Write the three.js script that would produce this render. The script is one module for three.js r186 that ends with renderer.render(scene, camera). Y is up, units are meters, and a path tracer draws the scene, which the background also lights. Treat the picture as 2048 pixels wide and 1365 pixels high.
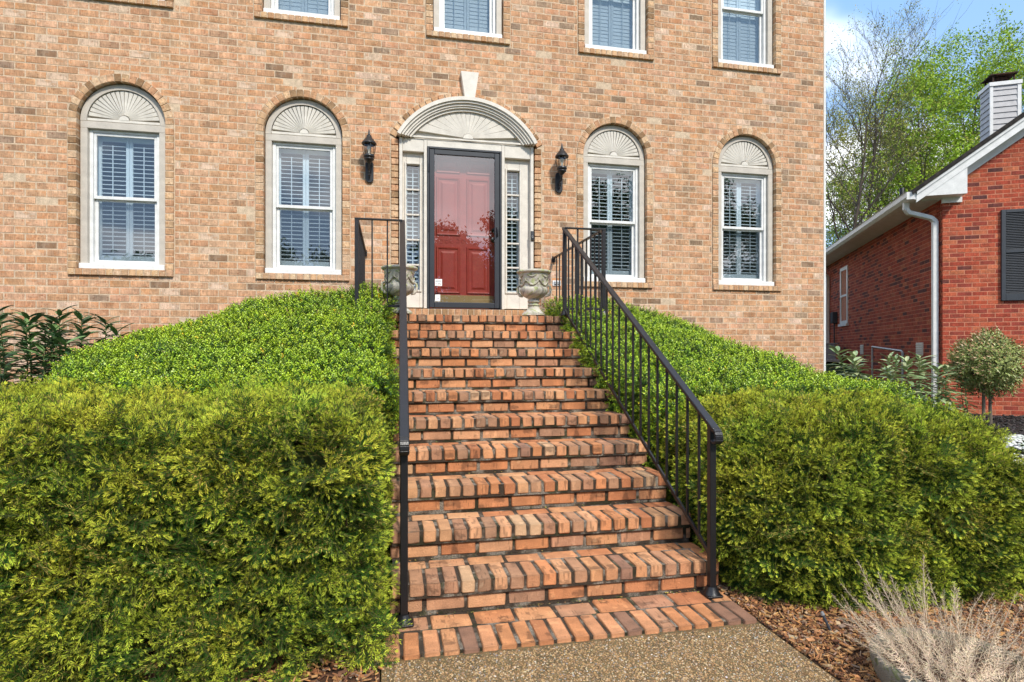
import * as THREE from 'three';
import { mergeGeometries } from 'three/addons/utils/BufferGeometryUtils.js';
import { MarchingCubes } from 'three/addons/objects/MarchingCubes.js';

// ---------------------------------------------------------------- camera, sky, sun, exposure
const scene = new THREE.Scene();
const EYE = 1.31, DIST = 7.35, YAW = 11.76 * Math.PI / 180;
const camera = new THREE.PerspectiveCamera(60.43, 1024 / 682, 0.05, 900);
camera.position.set(0, EYE, DIST);
camera.lookAt(Math.sin(YAW) * 10, EYE, DIST - Math.cos(YAW) * 10);
camera.setViewOffset(2048, 1365, 0, -21.5, 2048, 1365);

const renderer = new THREE.WebGLRenderer({ antialias: true });
renderer.toneMapping = THREE.LinearToneMapping;
renderer.toneMappingExposure = 1.62;
renderer.shadowMap.enabled = true;

function rng(seed) { let a = seed >>> 0; return () => { a = (a + 0x6D2B79F5) | 0; let t = Math.imul(a ^ (a >>> 15), 1 | a); t = (t + Math.imul(t ^ (t >>> 7), 61 | t)) ^ t; return ((t ^ (t >>> 14)) >>> 0) / 4294967296; }; }
const hash3 = (x, y, z) => { let h = Math.imul(x, 374761393) + Math.imul(y, 668265263) + Math.imul(z, 2147483647 ^ 0x5bd1e995); h = Math.imul(h ^ (h >>> 13), 1274126177); return ((h ^ (h >>> 16)) >>> 0) / 4294967296; };
const fade = t => t * t * (3 - 2 * t), mixn = (a, b, t) => a + (b - a) * t, clamp = (x, a, b) => Math.min(b, Math.max(a, x));
const sstep = (a, b, x) => fade(clamp((x - a) / (b - a), 0, 1));
function vnoise(x, y, z, p = 0) {
  const xi = Math.floor(x), yi = Math.floor(y), zi = Math.floor(z), xf = fade(x - xi), yf = fade(y - yi), zf = fade(z - zi);
  const w = p ? v => ((v % p) + p) % p : v => v;
  const h = (a, b, c) => hash3(w(xi + a), w(yi + b), zi + c);
  return mixn(mixn(mixn(h(0, 0, 0), h(1, 0, 0), xf), mixn(h(0, 1, 0), h(1, 1, 0), xf), yf), mixn(mixn(h(0, 0, 1), h(1, 0, 1), xf), mixn(h(0, 1, 1), h(1, 1, 1), xf), yf), zf);
}
function fbm(x, y, z, oct = 4, p = 0) { let s = 0, a = 0.5, n = 0; for (let i = 0; i < oct; i++) { s += a * vnoise(x, y, z + i * 17, p); n += a; x *= 2; y *= 2; z *= p ? 1 : 2; p *= 2; a *= 0.5; } return s / n; }

{ // spring sky: blue with drifting bright cloud, the same all the way round
  const W = 1536, H = 768, data = new Float32Array(W * H * 4);
  for (let j = 0; j < H; j++) {
    const el = ((j + 0.5) / H - 0.5) * Math.PI, y = Math.sin(el), cy = Math.cos(el);
    for (let i = 0; i < W; i++) {
      const az = ((i + 0.5) / W - 0.5) * 2 * Math.PI, x = Math.cos(az) * cy, z = Math.sin(az) * cy;
      const yy = Math.max(y, 0.0), k = (i + j * W) * 4;
      const t = Math.pow(1 - yy, 2.2);
      let r = mixn(0.16, 0.44, t), g = mixn(0.35, 0.58, t), b = mixn(0.66, 0.80, t);
      const px = x / (yy + 0.22), pz = z / (yy + 0.22);
      const n = fbm(px * 1.15 + 12.80, pz * 1.15 + 112.69, 3.7, 6), n2 = fbm(px * 2.6 + 31, pz * 2.6 + 12, 8.2, 4);
      const c = sstep(0.485, 0.625, n + 0.10 * (n2 - 0.5));
      const d = sstep(0.54, 0.74, n), cl = mixn(1.50, 0.95, d);
      r = mixn(r, cl, c * 0.9); g = mixn(g, cl * 1.005, c * 0.9); b = mixn(b, cl * 1.03, c * 0.9);
      data[k] = r; data[k + 1] = g; data[k + 2] = b; data[k + 3] = 1;
    }
  }
  const sky = new THREE.DataTexture(data, W, H, THREE.RGBAFormat, THREE.FloatType);
  sky.mapping = THREE.EquirectangularReflectionMapping; sky.magFilter = THREE.LinearFilter; sky.needsUpdate = true;
  scene.background = sky; scene.environment = sky;
}
const sun = new THREE.DirectionalLight(new THREE.Color(1.0, 0.94, 0.84), 2.6);
sun.position.set(5, 16, 16); sun.target.position.set(1, 1, 1);
sun.castShadow = true; sun.shadow.radius = 12; sun.shadow.mapSize.set(4096, 4096);
Object.assign(sun.shadow.camera, { left: -14, right: 18, top: 14, bottom: -10, near: 1, far: 60 });
sun.name = 'sun'; scene.add(sun, sun.target);

// ---------------------------------------------------------------- helpers
const lin = c => (c /= 255, c <= 0.04045 ? c / 12.92 : Math.pow((c + 0.055) / 1.055, 2.4));
const ALB = 0.66;                                                    // from the photograph's sunlit tones to base colours
const P = (r, g, b, k = ALB) => [lin(r) * k, lin(g) * k, lin(b) * k];
const V = (x, y, z) => new THREE.Vector3(x, y, z);
const UPV = V(0, 1, 0);

class MB {                                                           // collects triangles; one mesh per build
  constructor() { this.p = []; this.n = []; this.u = []; this.c = []; this.i = []; this.col = [1, 1, 1]; }
  get nv() { return this.p.length / 3; }
  vert(x, y, z, nx, ny, nz, u, v) { this.p.push(x, y, z); this.n.push(nx, ny, nz); this.u.push(u, v); this.c.push(this.col[0], this.col[1], this.col[2]); return this.nv - 1; }
  tri(a, b, c) {
    const ux = b[0] - a[0], uy = b[1] - a[1], uz = b[2] - a[2], vx = c[0] - a[0], vy = c[1] - a[1], vz = c[2] - a[2];
    let nx = uy * vz - uz * vy, ny = uz * vx - ux * vz, nz = ux * vy - uy * vx; const l = Math.hypot(nx, ny, nz) || 1; nx /= l; ny /= l; nz /= l;
    const ax = Math.abs(nx), ay = Math.abs(ny), az = Math.abs(nz);
    const uv = q => az >= ax && az >= ay ? [q[0], q[1]] : ax >= ay ? [q[2], q[1]] : [q[0], q[2]];
    const k = this.nv; for (const q of [a, b, c]) { const t = uv(q); this.vert(q[0], q[1], q[2], nx, ny, nz, t[0], t[1]); }
    this.i.push(k, k + 1, k + 2);
  }
  quad(a, b, c, d) { this.tri(a, b, c); this.tri(a, c, d); }
  box(x0, x1, y0, y1, z0, z1) {
    this.quad([x0, y0, z1], [x1, y0, z1], [x1, y1, z1], [x0, y1, z1]); this.quad([x1, y0, z0], [x0, y0, z0], [x0, y1, z0], [x1, y1, z0]);
    this.quad([x1, y0, z1], [x1, y0, z0], [x1, y1, z0], [x1, y1, z1]); this.quad([x0, y0, z0], [x0, y0, z1], [x0, y1, z1], [x0, y1, z0]);
    this.quad([x0, y1, z1], [x1, y1, z1], [x1, y1, z0], [x0, y1, z0]); this.quad([x0, y0, z0], [x1, y0, z0], [x1, y0, z1], [x0, y0, z1]);
    return this;
  }
  cbox(cx, cy, cz, w, h, d, b = 0.003, M = null, uo = 0, vo = 0) {   // box with rounded-over edges, 44 triangles
    const base = this.nv, H = [w / 2, h / 2, d / 2], id = {}, v = V(0, 0, 0), nn = V(0, 0, 0);
    b = Math.min(b, H[0] * 0.9, H[1] * 0.9, H[2] * 0.9);
    for (let ax = 0; ax < 3; ax++) for (const sx of [-1, 1]) for (const sy of [-1, 1]) for (const sz of [-1, 1]) {
      const s = [sx, sy, sz], q = [0, 1, 2].map(k => s[k] * (H[k] - (k === ax ? 0 : b))), n = [0, 0, 0]; n[ax] = s[ax];
      v.set(cx + q[0], cy + q[1], cz + q[2]); nn.set(n[0], n[1], n[2]);
      if (M) { v.set(q[0], q[1], q[2]).applyMatrix4(M); nn.transformDirection(M); }
      const t = ax === 2 ? [q[0], q[1]] : ax === 0 ? [q[2], q[1]] : [q[0], q[2]];
      id[ax + ',' + s] = this.vert(v.x, v.y, v.z, nn.x, nn.y, nn.z, t[0] + uo, t[1] + vo);
    }
    const g = (ax, s) => id[ax + ',' + s], T = (a, b2, c, n) => {
      const P0 = this.p, A = a * 3, B = b2 * 3, Cc = c * 3;
      const ux = P0[B] - P0[A], uy = P0[B + 1] - P0[A + 1], uz = P0[B + 2] - P0[A + 2], wx = P0[Cc] - P0[A], wy = P0[Cc + 1] - P0[A + 1], wz = P0[Cc + 2] - P0[A + 2];
      const d2 = (uy * wz - uz * wy) * n[0] + (uz * wx - ux * wz) * n[1] + (ux * wy - uy * wx) * n[2];
      if (d2 >= 0) this.i.push(a, b2, c); else this.i.push(a, c, b2);
    };
    const N = a => [this.n[a * 3], this.n[a * 3 + 1], this.n[a * 3 + 2]];
    for (let ax = 0; ax < 3; ax++) for (const s of [-1, 1]) {
      const [p, q] = [0, 1, 2].filter(k => k !== ax), at = (x, y) => { const r = [0, 0, 0]; r[ax] = s; r[p] = x; r[q] = y; return g(ax, r); };
      const A = at(-1, -1), B = at(1, -1), Cc = at(1, 1), D = at(-1, 1); T(A, B, Cc, N(A)); T(A, Cc, D, N(A));
    }
    for (let e = 0; e < 3; e++) { const [p, q] = [0, 1, 2].filter(k => k !== e);
      for (const sp of [-1, 1]) for (const sq of [-1, 1]) {
        const at = (ax, t) => { const r = [0, 0, 0]; r[e] = t; r[p] = sp; r[q] = sq; return g(ax, r); };
        const A = at(p, -1), B = at(p, 1), Cc = at(q, 1), D = at(q, -1), m = N(A).map((x, k) => x + N(D)[k]); T(A, B, Cc, m); T(A, Cc, D, m);
      } }
    for (const sx of [-1, 1]) for (const sy of [-1, 1]) for (const sz of [-1, 1]) { const s = [sx, sy, sz], A = g(0, s), B = g(1, s), Cc = g(2, s); T(A, B, Cc, [0, 1, 2].map(k => N(A)[k] + N(B)[k] + N(Cc)[k])); }
    return this;
  }
  tube(pts, rads, sides = 6, cap = true) {                           // polyline tube with its own radii
    const base = this.nv, t = V(0, 0, 0), a = V(0, 0, 0), b = V(0, 0, 0); let ref = null, len = 0;
    for (let k = 0; k < pts.length; k++) {
      t.copy(pts[Math.min(k + 1, pts.length - 1)]).sub(pts[Math.max(k - 1, 0)]).normalize();
      if (!ref) ref = Math.abs(t.y) > 0.9 ? V(1, 0, 0) : V(0, 1, 0);
      a.copy(ref).cross(t).normalize(); b.copy(t).cross(a).normalize(); ref = a.clone().cross(t).negate().lengthSq() ? b.clone() : ref;
      if (k) len += pts[k].distanceTo(pts[k - 1]);
      const r = Array.isArray(rads) ? rads[k] : rads;
      for (let s = 0; s <= sides; s++) { const an = s / sides * Math.PI * 2, c = Math.cos(an), d = Math.sin(an), nx = a.x * c + b.x * d, ny = a.y * c + b.y * d, nz = a.z * c + b.z * d; this.vert(pts[k].x + nx * r, pts[k].y + ny * r, pts[k].z + nz * r, nx, ny, nz, s / sides * 6.28 * r, len); }
      if (k) for (let s = 0; s < sides; s++) { const q = base + (k - 1) * (sides + 1) + s, w = q + sides + 1; this.i.push(q, q + 1, w + 1, q, w + 1, w); }
    }
    if (cap) for (const k of [0, pts.length - 1]) { const o = base + k * (sides + 1); for (let s = 1; s < sides - 1; s++) k ? this.i.push(o, o + s, o + s + 1) : this.i.push(o, o + s + 1, o + s); }
    return this;
  }
  lathe(prof, cx, cz, seg = 24, rmod = null) {                       // prof: [r, y] from bottom to top
    const base = this.nv;
    for (let k = 0; k < prof.length; k++) { const [r, y] = prof[k], q = prof[Math.min(k + 1, prof.length - 1)], o = prof[Math.max(k - 1, 0)]; let nr = q[1] - o[1], ny = -(q[0] - o[0]); const l = Math.hypot(nr, ny) || 1; nr /= l; ny /= l;
      for (let s = 0; s <= seg; s++) { const an = s / seg * Math.PI * 2, m = rmod ? rmod(an, y, r) : 1, c = Math.cos(an), d = Math.sin(an); this.vert(cx + c * r * m, y, cz + d * r * m, c * nr, ny, d * nr, an * Math.max(r, 0.02), y); }
      if (k) for (let s = 0; s < seg; s++) { const a = base + (k - 1) * (seg + 1) + s, w = a + seg + 1; this.i.push(a, w, w + 1, a, w + 1, a + 1); } }
    return this;
  }
  geo(smooth = false) {
    const g = new THREE.BufferGeometry();
    g.setAttribute('position', new THREE.Float32BufferAttribute(this.p, 3)); g.setAttribute('normal', new THREE.Float32BufferAttribute(this.n, 3));
    g.setAttribute('uv', new THREE.Float32BufferAttribute(this.u, 2)); g.setAttribute('color', new THREE.Float32BufferAttribute(this.c, 3)); g.setIndex(this.i);
    if (smooth) g.computeVertexNormals();
    return g;
  }
  mesh(name, mat, parent, kind) { return put(new THREE.Mesh(this.geo(), mat), name, parent, kind); }
}
function put(o, name, parent = scene, kind) { o.name = name; o.castShadow = o.receiveShadow = true; if (kind) o.userData.kind = kind; parent.add(o); return o; }
const taken = {};
const numbered = n => { const k = taken[n] = (taken[n] ?? -1) + 1; return k ? n + '_' + String(k).padStart(3, '0') : n; };
function tag(o, label, category, group) { o.userData.label = label; o.userData.category = category; if (group) o.userData.group = group; return o; }
function thing(name, label, category, pos = [0, 0, 0], turn = 0, group) { const o = new THREE.Group(); o.name = numbered(name); o.position.set(...pos); o.rotation.y = turn; scene.add(o); return tag(o, label, category, group); }
function copies(name, geo, mat, list, parent, kind = 'stuff') {       // list of { m: Matrix4, c: [r,g,b] }
  const im = new THREE.InstancedMesh(geo, mat, list.length), col = new THREE.Color();
  list.forEach((e, k) => { im.setMatrixAt(k, e.m); if (e.c) im.setColorAt(k, col.setRGB(...e.c)); });
  return put(im, name, parent, kind);
}

// ---------------------------------------------------------------- textures and materials
function tex(size, fn, srgb = true, rep = 1) {
  const d = new Uint8Array(size * size * 4);
  for (let j = 0; j < size; j++) for (let i = 0; i < size; i++) { const c = fn(i / size, j / size), k = (i + j * size) * 4; for (let q = 0; q < 3; q++) d[k + q] = clamp((c[q] ?? c[0]) * 255, 0, 255); d[k + 3] = 255; }
  const t = new THREE.DataTexture(d, size, size); t.wrapS = t.wrapT = THREE.RepeatWrapping; t.magFilter = THREE.LinearFilter; t.minFilter = THREE.LinearMipmapLinearFilter; t.generateMipmaps = true;
  if (srgb) t.colorSpace = THREE.SRGBColorSpace; t.repeat.set(rep, rep); t.needsUpdate = true; return t;
}
const g1 = v => [v, v, v];
const wallBrickTex = tex(512, (u, v) => {                              // drag marks and fired blotches of wire-cut brick
  const streak = vnoise(u * 110, v * 9, 1, 0), bl = fbm(u * 8, v * 8, 5, 4, 8), fine = vnoise(u * 220, v * 220, 3), pale = sstep(0.66, 0.8, fbm(u * 12, v * 10, 11, 3, 4)), spot = sstep(0.80, 0.9, vnoise(u * 40, v * 40, 9));
  const b = 0.86 + 0.16 * (streak - 0.5) + 0.20 * (bl - 0.5) + 0.08 * (fine - 0.5), gy = 1 - 0.09 * sstep(0.56, 0.68, fbm(u * 8, v * 12, 61, 3, 4)), og = sstep(0.62, 0.72, fbm(u * 8, v * 16, 91, 3, 8));
  return [(b + pale * 0.12 - spot * 0.10) * gy, (b + pale * 0.15 - spot * 0.17 - og * 0.05) * (gy * 0.97 + 0.03), (b + pale * 0.17 - spot * 0.2 - og * 0.10) * gy];
}, true, 2);
const wallBump = tex(256, (u, v) => g1(0.5 + 0.5 * (vnoise(u * 90, v * 7, 4) - 0.5) + 0.5 * (vnoise(u * 128, v * 128, 6) - 0.5)), false, 2);
const stepBrickTex = tex(512, (u, v) => {                              // worn orange brick with black weather stains and pale scuffs
  const bl = fbm(u * 8, v * 8, 2, 4, 8), fine = vnoise(u * 200, v * 200, 7), stain = sstep(0.62, 0.76, fbm(u * 8 + 0, v * 8, 21, 5, 8)), run = sstep(0.68, 0.9, vnoise(u * 70, v * 10, 15)) * sstep(0.45, 0.6, fbm(u * 8, v * 8, 33, 3, 8)), scuff = sstep(0.66, 0.78, fbm(u * 16, v * 16, 44, 3, 16));
  const b = 0.90 + 0.26 * (bl - 0.5) + 0.12 * (fine - 0.5), k = 1 - 0.24 * stain - 0.22 * run;
  return [(b + scuff * 0.1) * k, (b + scuff * 0.16) * k, (b + scuff * 0.2) * k];
}, true, 2);
const grainBump = tex(256, (u, v) => g1(0.5 * vnoise(u * 128, v * 128, 1) + 0.3 * vnoise(u * 64, v * 64, 2) + 0.2 * vnoise(u * 16, v * 16, 3)), false, 3);
const mortarTex = tex(256, (u, v) => { const n = 0.90 + 0.22 * (fbm(u * 16, v * 16, 1, 4, 16) - 0.5) + 0.2 * (vnoise(u * 128, v * 128, 2) - 0.5); return [n, n * 0.985, n * 0.96]; }, true, 2);
const stepMortarTex = tex(512, (u, v) => { const dirt = sstep(0.40, 0.60, fbm(u * 8, v * 8, 71, 5, 8)), moss = sstep(0.62, 0.72, fbm(u * 8, v * 8, 81, 4, 8)), gr = 0.8 + 0.4 * (vnoise(u * 200, v * 200, 5) - 0.5);
  const a = [0.88, 0.84, 0.78], b = [0.42, 0.35, 0.28], c = a.map((x, k) => mixn(x, b[k], dirt * 0.97)); return [mixn(c[0], 0.24, moss * 0.6) * gr, mixn(c[1], 0.26, moss * 0.6) * gr, mixn(c[2], 0.09, moss * 0.6) * gr]; }, true, 1.3);
const paintTex = tex(256, (u, v) => { const n = 0.93 + 0.10 * (fbm(u * 8, v * 8, 3, 4, 8) - 0.5) + 0.05 * (vnoise(u * 60, v * 60, 1) - 0.5); return [n, n * 0.997, n * 0.99]; }, true, 2);
const stoneTex = tex(512, (u, v) => { const n = 0.92 + 0.4 * (fbm(u * 8, v * 8, 13, 5, 8) - 0.5), st = sstep(0.55, 0.75, fbm(u * 10, v * 4, 23, 4, 0)), li = sstep(0.62, 0.70, fbm(u * 16, v * 16, 37, 3, 16)); const k = n * (1 - 0.28 * st); return [k * (1 - 0.12 * li), k * (1 - 0.06 * li), k * (1 - 0.25 * li)]; }, true, 3);
const soilTex = tex(256, (u, v) => { const n = 0.5 + 0.8 * (fbm(u * 16, v * 16, 3, 4, 16) - 0.3); return [n, n * 0.9, n * 0.8]; }, true, 1.5);
const grassTex = tex(256, (u, v) => { const n = 0.55 + 0.7 * (fbm(u * 16, v * 16, 9, 4, 16) - 0.35) + 0.3 * (vnoise(u * 100, v * 100, 4) - 0.5); return [n * 0.9, n, n * 0.7]; }, true, 0.7);
const barkTex = tex(256, (u, v) => g1(0.75 + 0.5 * (fbm(u * 32, v * 6, 3, 4, 0) - 0.5)), true, 1);
const concreteTex = tex(512, (u, v) => { const n = 0.72 + 0.35 * (fbm(u * 16, v * 16, 3, 4, 16) - 0.5), s = vnoise(u * 170, v * 170, 2), q = vnoise(u * 90, v * 90, 8); return [n + 0.3 * (s - 0.5) + 0.2 * (q - 0.5), n * 0.98 + 0.3 * (s - 0.5), n * 0.9 + 0.3 * (s - 0.55) - 0.1 * (q - 0.5)]; }, true, 2);

const std = (o) => new THREE.MeshStandardMaterial(o), C = a => new THREE.Color().setRGB(a[0], a[1], a[2]);
const M = {
  wallBrick: std({ vertexColors: true, map: wallBrickTex, bumpMap: wallBump, bumpScale: 0.0025, roughness: 0.93 }),
  wallMortar: std({ color: C(P(232, 208, 181, 0.88)), map: mortarTex, bumpMap: grainBump, bumpScale: 0.002, roughness: 0.97 }),
  stepBrick: std({ vertexColors: true, map: stepBrickTex, bumpMap: grainBump, bumpScale: 0.003, roughness: 0.85 }),
  stepMortar: std({ color: C([0.42, 0.40, 0.37]), map: stepMortarTex, bumpMap: grainBump, bumpScale: 0.004, roughness: 0.97 }),
  redMortar: std({ color: C(P(220, 148, 120, 0.9)), map: mortarTex, bumpMap: grainBump, bumpScale: 0.002, roughness: 0.97 }),
  trim: std({ color: C(P(232, 225, 214, 0.95)), map: paintTex, roughness: 0.55 }),
  casing: std({ color: C(P(214, 205, 193, 0.9)), map: paintTex, roughness: 0.55 }),
  trimWhite: std({ color: C([0.86, 0.86, 0.85]), map: paintTex, roughness: 0.42 }),
  shutterWhite: std({ color: C([0.78, 0.80, 0.79]), roughness: 0.5 }),
  glass: new THREE.MeshPhysicalMaterial({ color: C([0.74, 0.82, 0.87]), transmission: 1, thickness: 0, roughness: 0.006, ior: 2.25, metalness: 0 }),
  stormGlass: new THREE.MeshPhysicalMaterial({ color: C([0.88, 0.9, 0.9]), transmission: 1, thickness: 0, roughness: 0.006, ior: 2.33 }),
  screen: std({ color: C([0.035, 0.04, 0.045]), roughness: 0.9, transparent: true, opacity: 0.28 }),
  lampGlass: new THREE.MeshPhysicalMaterial({ color: C([0.86, 0.84, 0.80]), transmission: 1, thickness: 0, roughness: 0.12, ior: 1.5 }),
  redDoor: std({ color: C([0.43, 0.050, 0.033]), map: paintTex, roughness: 0.5 }),
  brass: std({ color: C([0.42, 0.29, 0.13]), metalness: 0.7, roughness: 0.45 }),
  black: std({ color: C([0.018, 0.019, 0.022]), map: paintTex, roughness: 0.38, bumpMap: grainBump, bumpScale: 0.0005 }),
  stormBlack: std({ color: C([0.028, 0.033, 0.042]), map: paintTex, roughness: 0.42 }),
  rail: std({ color: C([0.013, 0.0125, 0.0145]), map: paintTex, roughness: 0.36, bumpMap: grainBump, bumpScale: 0.0007 }),
  stone: std({ color: C(P(222, 214, 198, 0.8)), map: stoneTex, bumpMap: grainBump, bumpScale: 0.003, roughness: 0.92 }),
  bowl: std({ color: C([0.26, 0.24, 0.19]), map: stoneTex, bumpMap: grainBump, bumpScale: 0.004, roughness: 0.95 }),
  inner: std({ color: C([0.30, 0.28, 0.25]), roughness: 0.95 }),
  soil: std({ color: C([0.17, 0.085, 0.04]), map: soilTex, bumpMap: grainBump, bumpScale: 0.01, roughness: 1 }),
  grass: std({ color: C([0.075, 0.15, 0.022]), map: grassTex, bumpMap: grainBump, bumpScale: 0.02, roughness: 1 }),
  concrete: std({ color: C([0.27, 0.185, 0.095]), map: concreteTex, bumpMap: grainBump, bumpScale: 0.004, roughness: 0.9 }),
  pebble: std({ roughness: 0.6, color: 0xffffff }),
  chip: std({ roughness: 0.95, color: 0xffffff }),
  leaf: new THREE.MeshPhysicalMaterial({ vertexColors: true, roughness: 0.8, transmission: 0.14, thickness: 0, specularIntensity: 0.25, side: THREE.DoubleSide }),
  gloss: new THREE.MeshPhysicalMaterial({ vertexColors: true, roughness: 0.38, side: THREE.DoubleSide }),
  twig: std({ vertexColors: true, roughness: 0.95, side: THREE.DoubleSide }),
  bark: std({ vertexColors: true, map: barkTex, roughness: 1 }),
  core: std({ color: C([0.10, 0.13, 0.035]), roughness: 1 }),
  slate: std({ color: C([0.040, 0.047, 0.060]), roughness: 0.5, map: paintTex }),
  siding: std({ color: C([0.55, 0.54, 0.55]), roughness: 0.7, map: paintTex }),
  shingle: std({ color: C([0.055, 0.057, 0.062]), map: soilTex, roughness: 0.95 }),
  galv: std({ color: C([0.45, 0.47, 0.50]), metalness: 0.6, roughness: 0.45, map: paintTex }),
  rust: std({ color: C([0.10, 0.05, 0.03]), roughness: 0.9, map: soilTex }),
  wood: std({ color: C([0.20, 0.12, 0.07]), map: barkTex, roughness: 0.9 }),
};
const chance = (r, list) => { let t = r() * list.reduce((s, e) => s + e[1], 0); for (const e of list) { if ((t -= e[1]) <= 0) return e[0]; } return list[0][0]; };
const vary = (c, r, a) => { const k = 1 + (r() - 0.5) * a; return c.map(x => x * k * (1 + (r() - 0.5) * a * 0.35)); };
// ---------------------------------------------------------------- the setting
const PADY = 0.032, RISE = 0.163, RUN = 0.30, SX0 = 0.0, SX1 = 1.742;
function land(x, z) {                                                // height of the ground
  const front = sstep(4.1, 0.2, z) * 0.30, back = clamp(-z, 0, 9) * 0.135, far = clamp((-z - 9) / 30, 0, 1) * 1.2;
  return front + back + far + 0.02 * (vnoise(x * 0.8, z * 0.8, 5) - 0.5);
}
function sheet(x0, x1, z0, z1, nx, nz, lift) {
  const m = new MB();
  const px = i => x0 + (x1 - x0) * i / nx, pz = j => z0 + (z1 - z0) * j / nz;
  for (let j = 0; j <= nz; j++) for (let i = 0; i <= nx; i++) { const x = px(i), z = pz(j), e = 0.05, dx = (land(x + e, z) - land(x - e, z)) / (2 * e), dz = (land(x, z + e) - land(x, z - e)) / (2 * e), l = Math.hypot(dx, 1, dz); m.vert(x, land(x, z) + lift, z, -dx / l, 1 / l, -dz / l, x, z); }
  for (let j = 0; j < nz; j++) for (let i = 0; i < nx; i++) { const a = j * (nx + 1) + i, b = a + nx + 1; m.i.push(a, b, b + 1, a, b + 1, a + 1); }
  return m;
}
{ const m = new MB();                                                // lawn: fine near the houses, out to the horizon
  const xs = [-400, -150, -60, -25], zs = [-400, -150, -60, -36]; for (let x = -20; x <= 24; x += 1) xs.push(x); for (let z = -30; z <= 12; z += 1) zs.push(z); xs.push(40, 70, 150, 400); zs.push(25, 60, 150, 400);
  for (const z of zs) for (const x of xs) { const e = 0.3, dx = (land(x + e, z) - land(x - e, z)) / (2 * e), dz = (land(x, z + e) - land(x, z - e)) / (2 * e), l = Math.hypot(dx, 1, dz); m.vert(x, land(x, z) - 0.03, z, -dx / l, 1 / l, -dz / l, x, z); }
  const n = xs.length; for (let j = 0; j < zs.length - 1; j++) for (let i = 0; i < n - 1; i++) { const a = j * n + i, b = a + n; m.i.push(a, b, b + 1, a, b + 1, a + 1); }
  tag(m.mesh('ground', M.grass, scene, 'structure'), 'green spring lawn rising between the two houses', 'lawn');
  tag(sheet(-7, -0.04, -0.1, 5.6, 40, 40, 0.008).mesh('planting_bed', M.soil, scene, 'structure'), 'dark mulched bed under the hedges left of the steps', 'planting bed');
  tag(sheet(1.745, 8.4, -0.1, 6.6, 50, 50, 0.008).mesh('planting_bed_001', M.soil, scene, 'structure'), 'brown mulched bed right of the brick steps', 'planting bed');
}
{ // exposed-aggregate walk
  const w = new THREE.Group(); w.name = 'walkway'; w.userData.kind = 'structure'; tag(w, 'tan exposed aggregate concrete walk in front of the steps', 'walkway'); scene.add(w);
  const m = new MB(); m.box(-0.035, 1.735, -0.1, 0.010, 4.80, 12); m.mesh('slab', M.concrete, w);
  const r = rng(77), list = [], q = new THREE.Quaternion(), e = new THREE.Euler(); const pal = [[[0.34, 0.20, 0.08], 6], [[0.40, 0.26, 0.12], 5], [[0.26, 0.15, 0.065], 5], [[0.44, 0.33, 0.20], 2.5], [[0.17, 0.11, 0.065], 4], [[0.44, 0.37, 0.28], 0.8], [[0.22, 0.20, 0.18], 1.5], [[0.58, 0.53, 0.47], 0.25]];
  for (let k = 0; k < 42000; k++) { const x = -0.03 + 1.76 * r(), z = 4.855 + 0.95 * Math.pow(r(), 0.9), s = 0.0015 + 0.0030 * Math.pow(r(), 2.4); e.set(r() * 0.5, r() * 6.3, r() * 0.5); q.setFromEuler(e);
    list.push({ m: new THREE.Matrix4().compose(V(x, 0.010 + s * (r() * 0.25 - 0.05), z), q, V(s * (0.9 + r() * 0.7), s * 0.75, s * (0.8 + r() * 0.5))), c: vary(chance(r, pal), r, 0.3) }); }
  copies('pebbles', new THREE.IcosahedronGeometry(1, 0), M.pebble, list, w);
}
{ // wood mulch chips and fallen leaves on the beds
  const r = rng(91), list = [], q = new THREE.Quaternion(), e = new THREE.Euler();
  const pal = [[[0.30, 0.13, 0.05], 5], [[0.42, 0.20, 0.07], 4.5], [[0.15, 0.065, 0.03], 4], [[0.48, 0.26, 0.10], 3], [[0.30, 0.20, 0.14], 2], [[0.42, 0.29, 0.16], 1.2]];
  const g = new MB(); g.box(-0.5, 0.5, -0.5, 0.5, -0.5, 0.5); const gg = g.geo();
  const add = (x, z) => { const L = 0.009 + 0.036 * Math.pow(r(), 2), w = 0.003 + 0.007 * r() * r() + (r() < 0.10 ? 0.014 : 0); e.set((r() - 0.5) * 0.9, r() * 6.3, (r() - 0.5) * 0.7); q.setFromEuler(e); list.push({ m: new THREE.Matrix4().compose(V(x, land(x, z) + 0.010 + r() * 0.018, z), q, V(L, 0.0025 + 0.003 * r(), w)), c: vary(chance(r, pal), r, 0.5) }); };
  for (let k = 0; k < 24000; k++) { const x = 1.75 + 2.6 * Math.pow(r(), 1.3), z = 3.9 + 2.2 * r(); add(x, z); }
  for (let k = 0; k < 5000; k++) add(3.6 + 3.6 * r(), 1.6 + 3.6 * r());
  for (let k = 0; k < 4000; k++) add(-1.7 + 1.66 * r(), 4.45 + 0.75 * r());
  tag(copies('mulch', gg, M.chip, list, scene), 'loose shredded bark mulch and dead leaves covering the beds', 'mulch');
}

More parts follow.
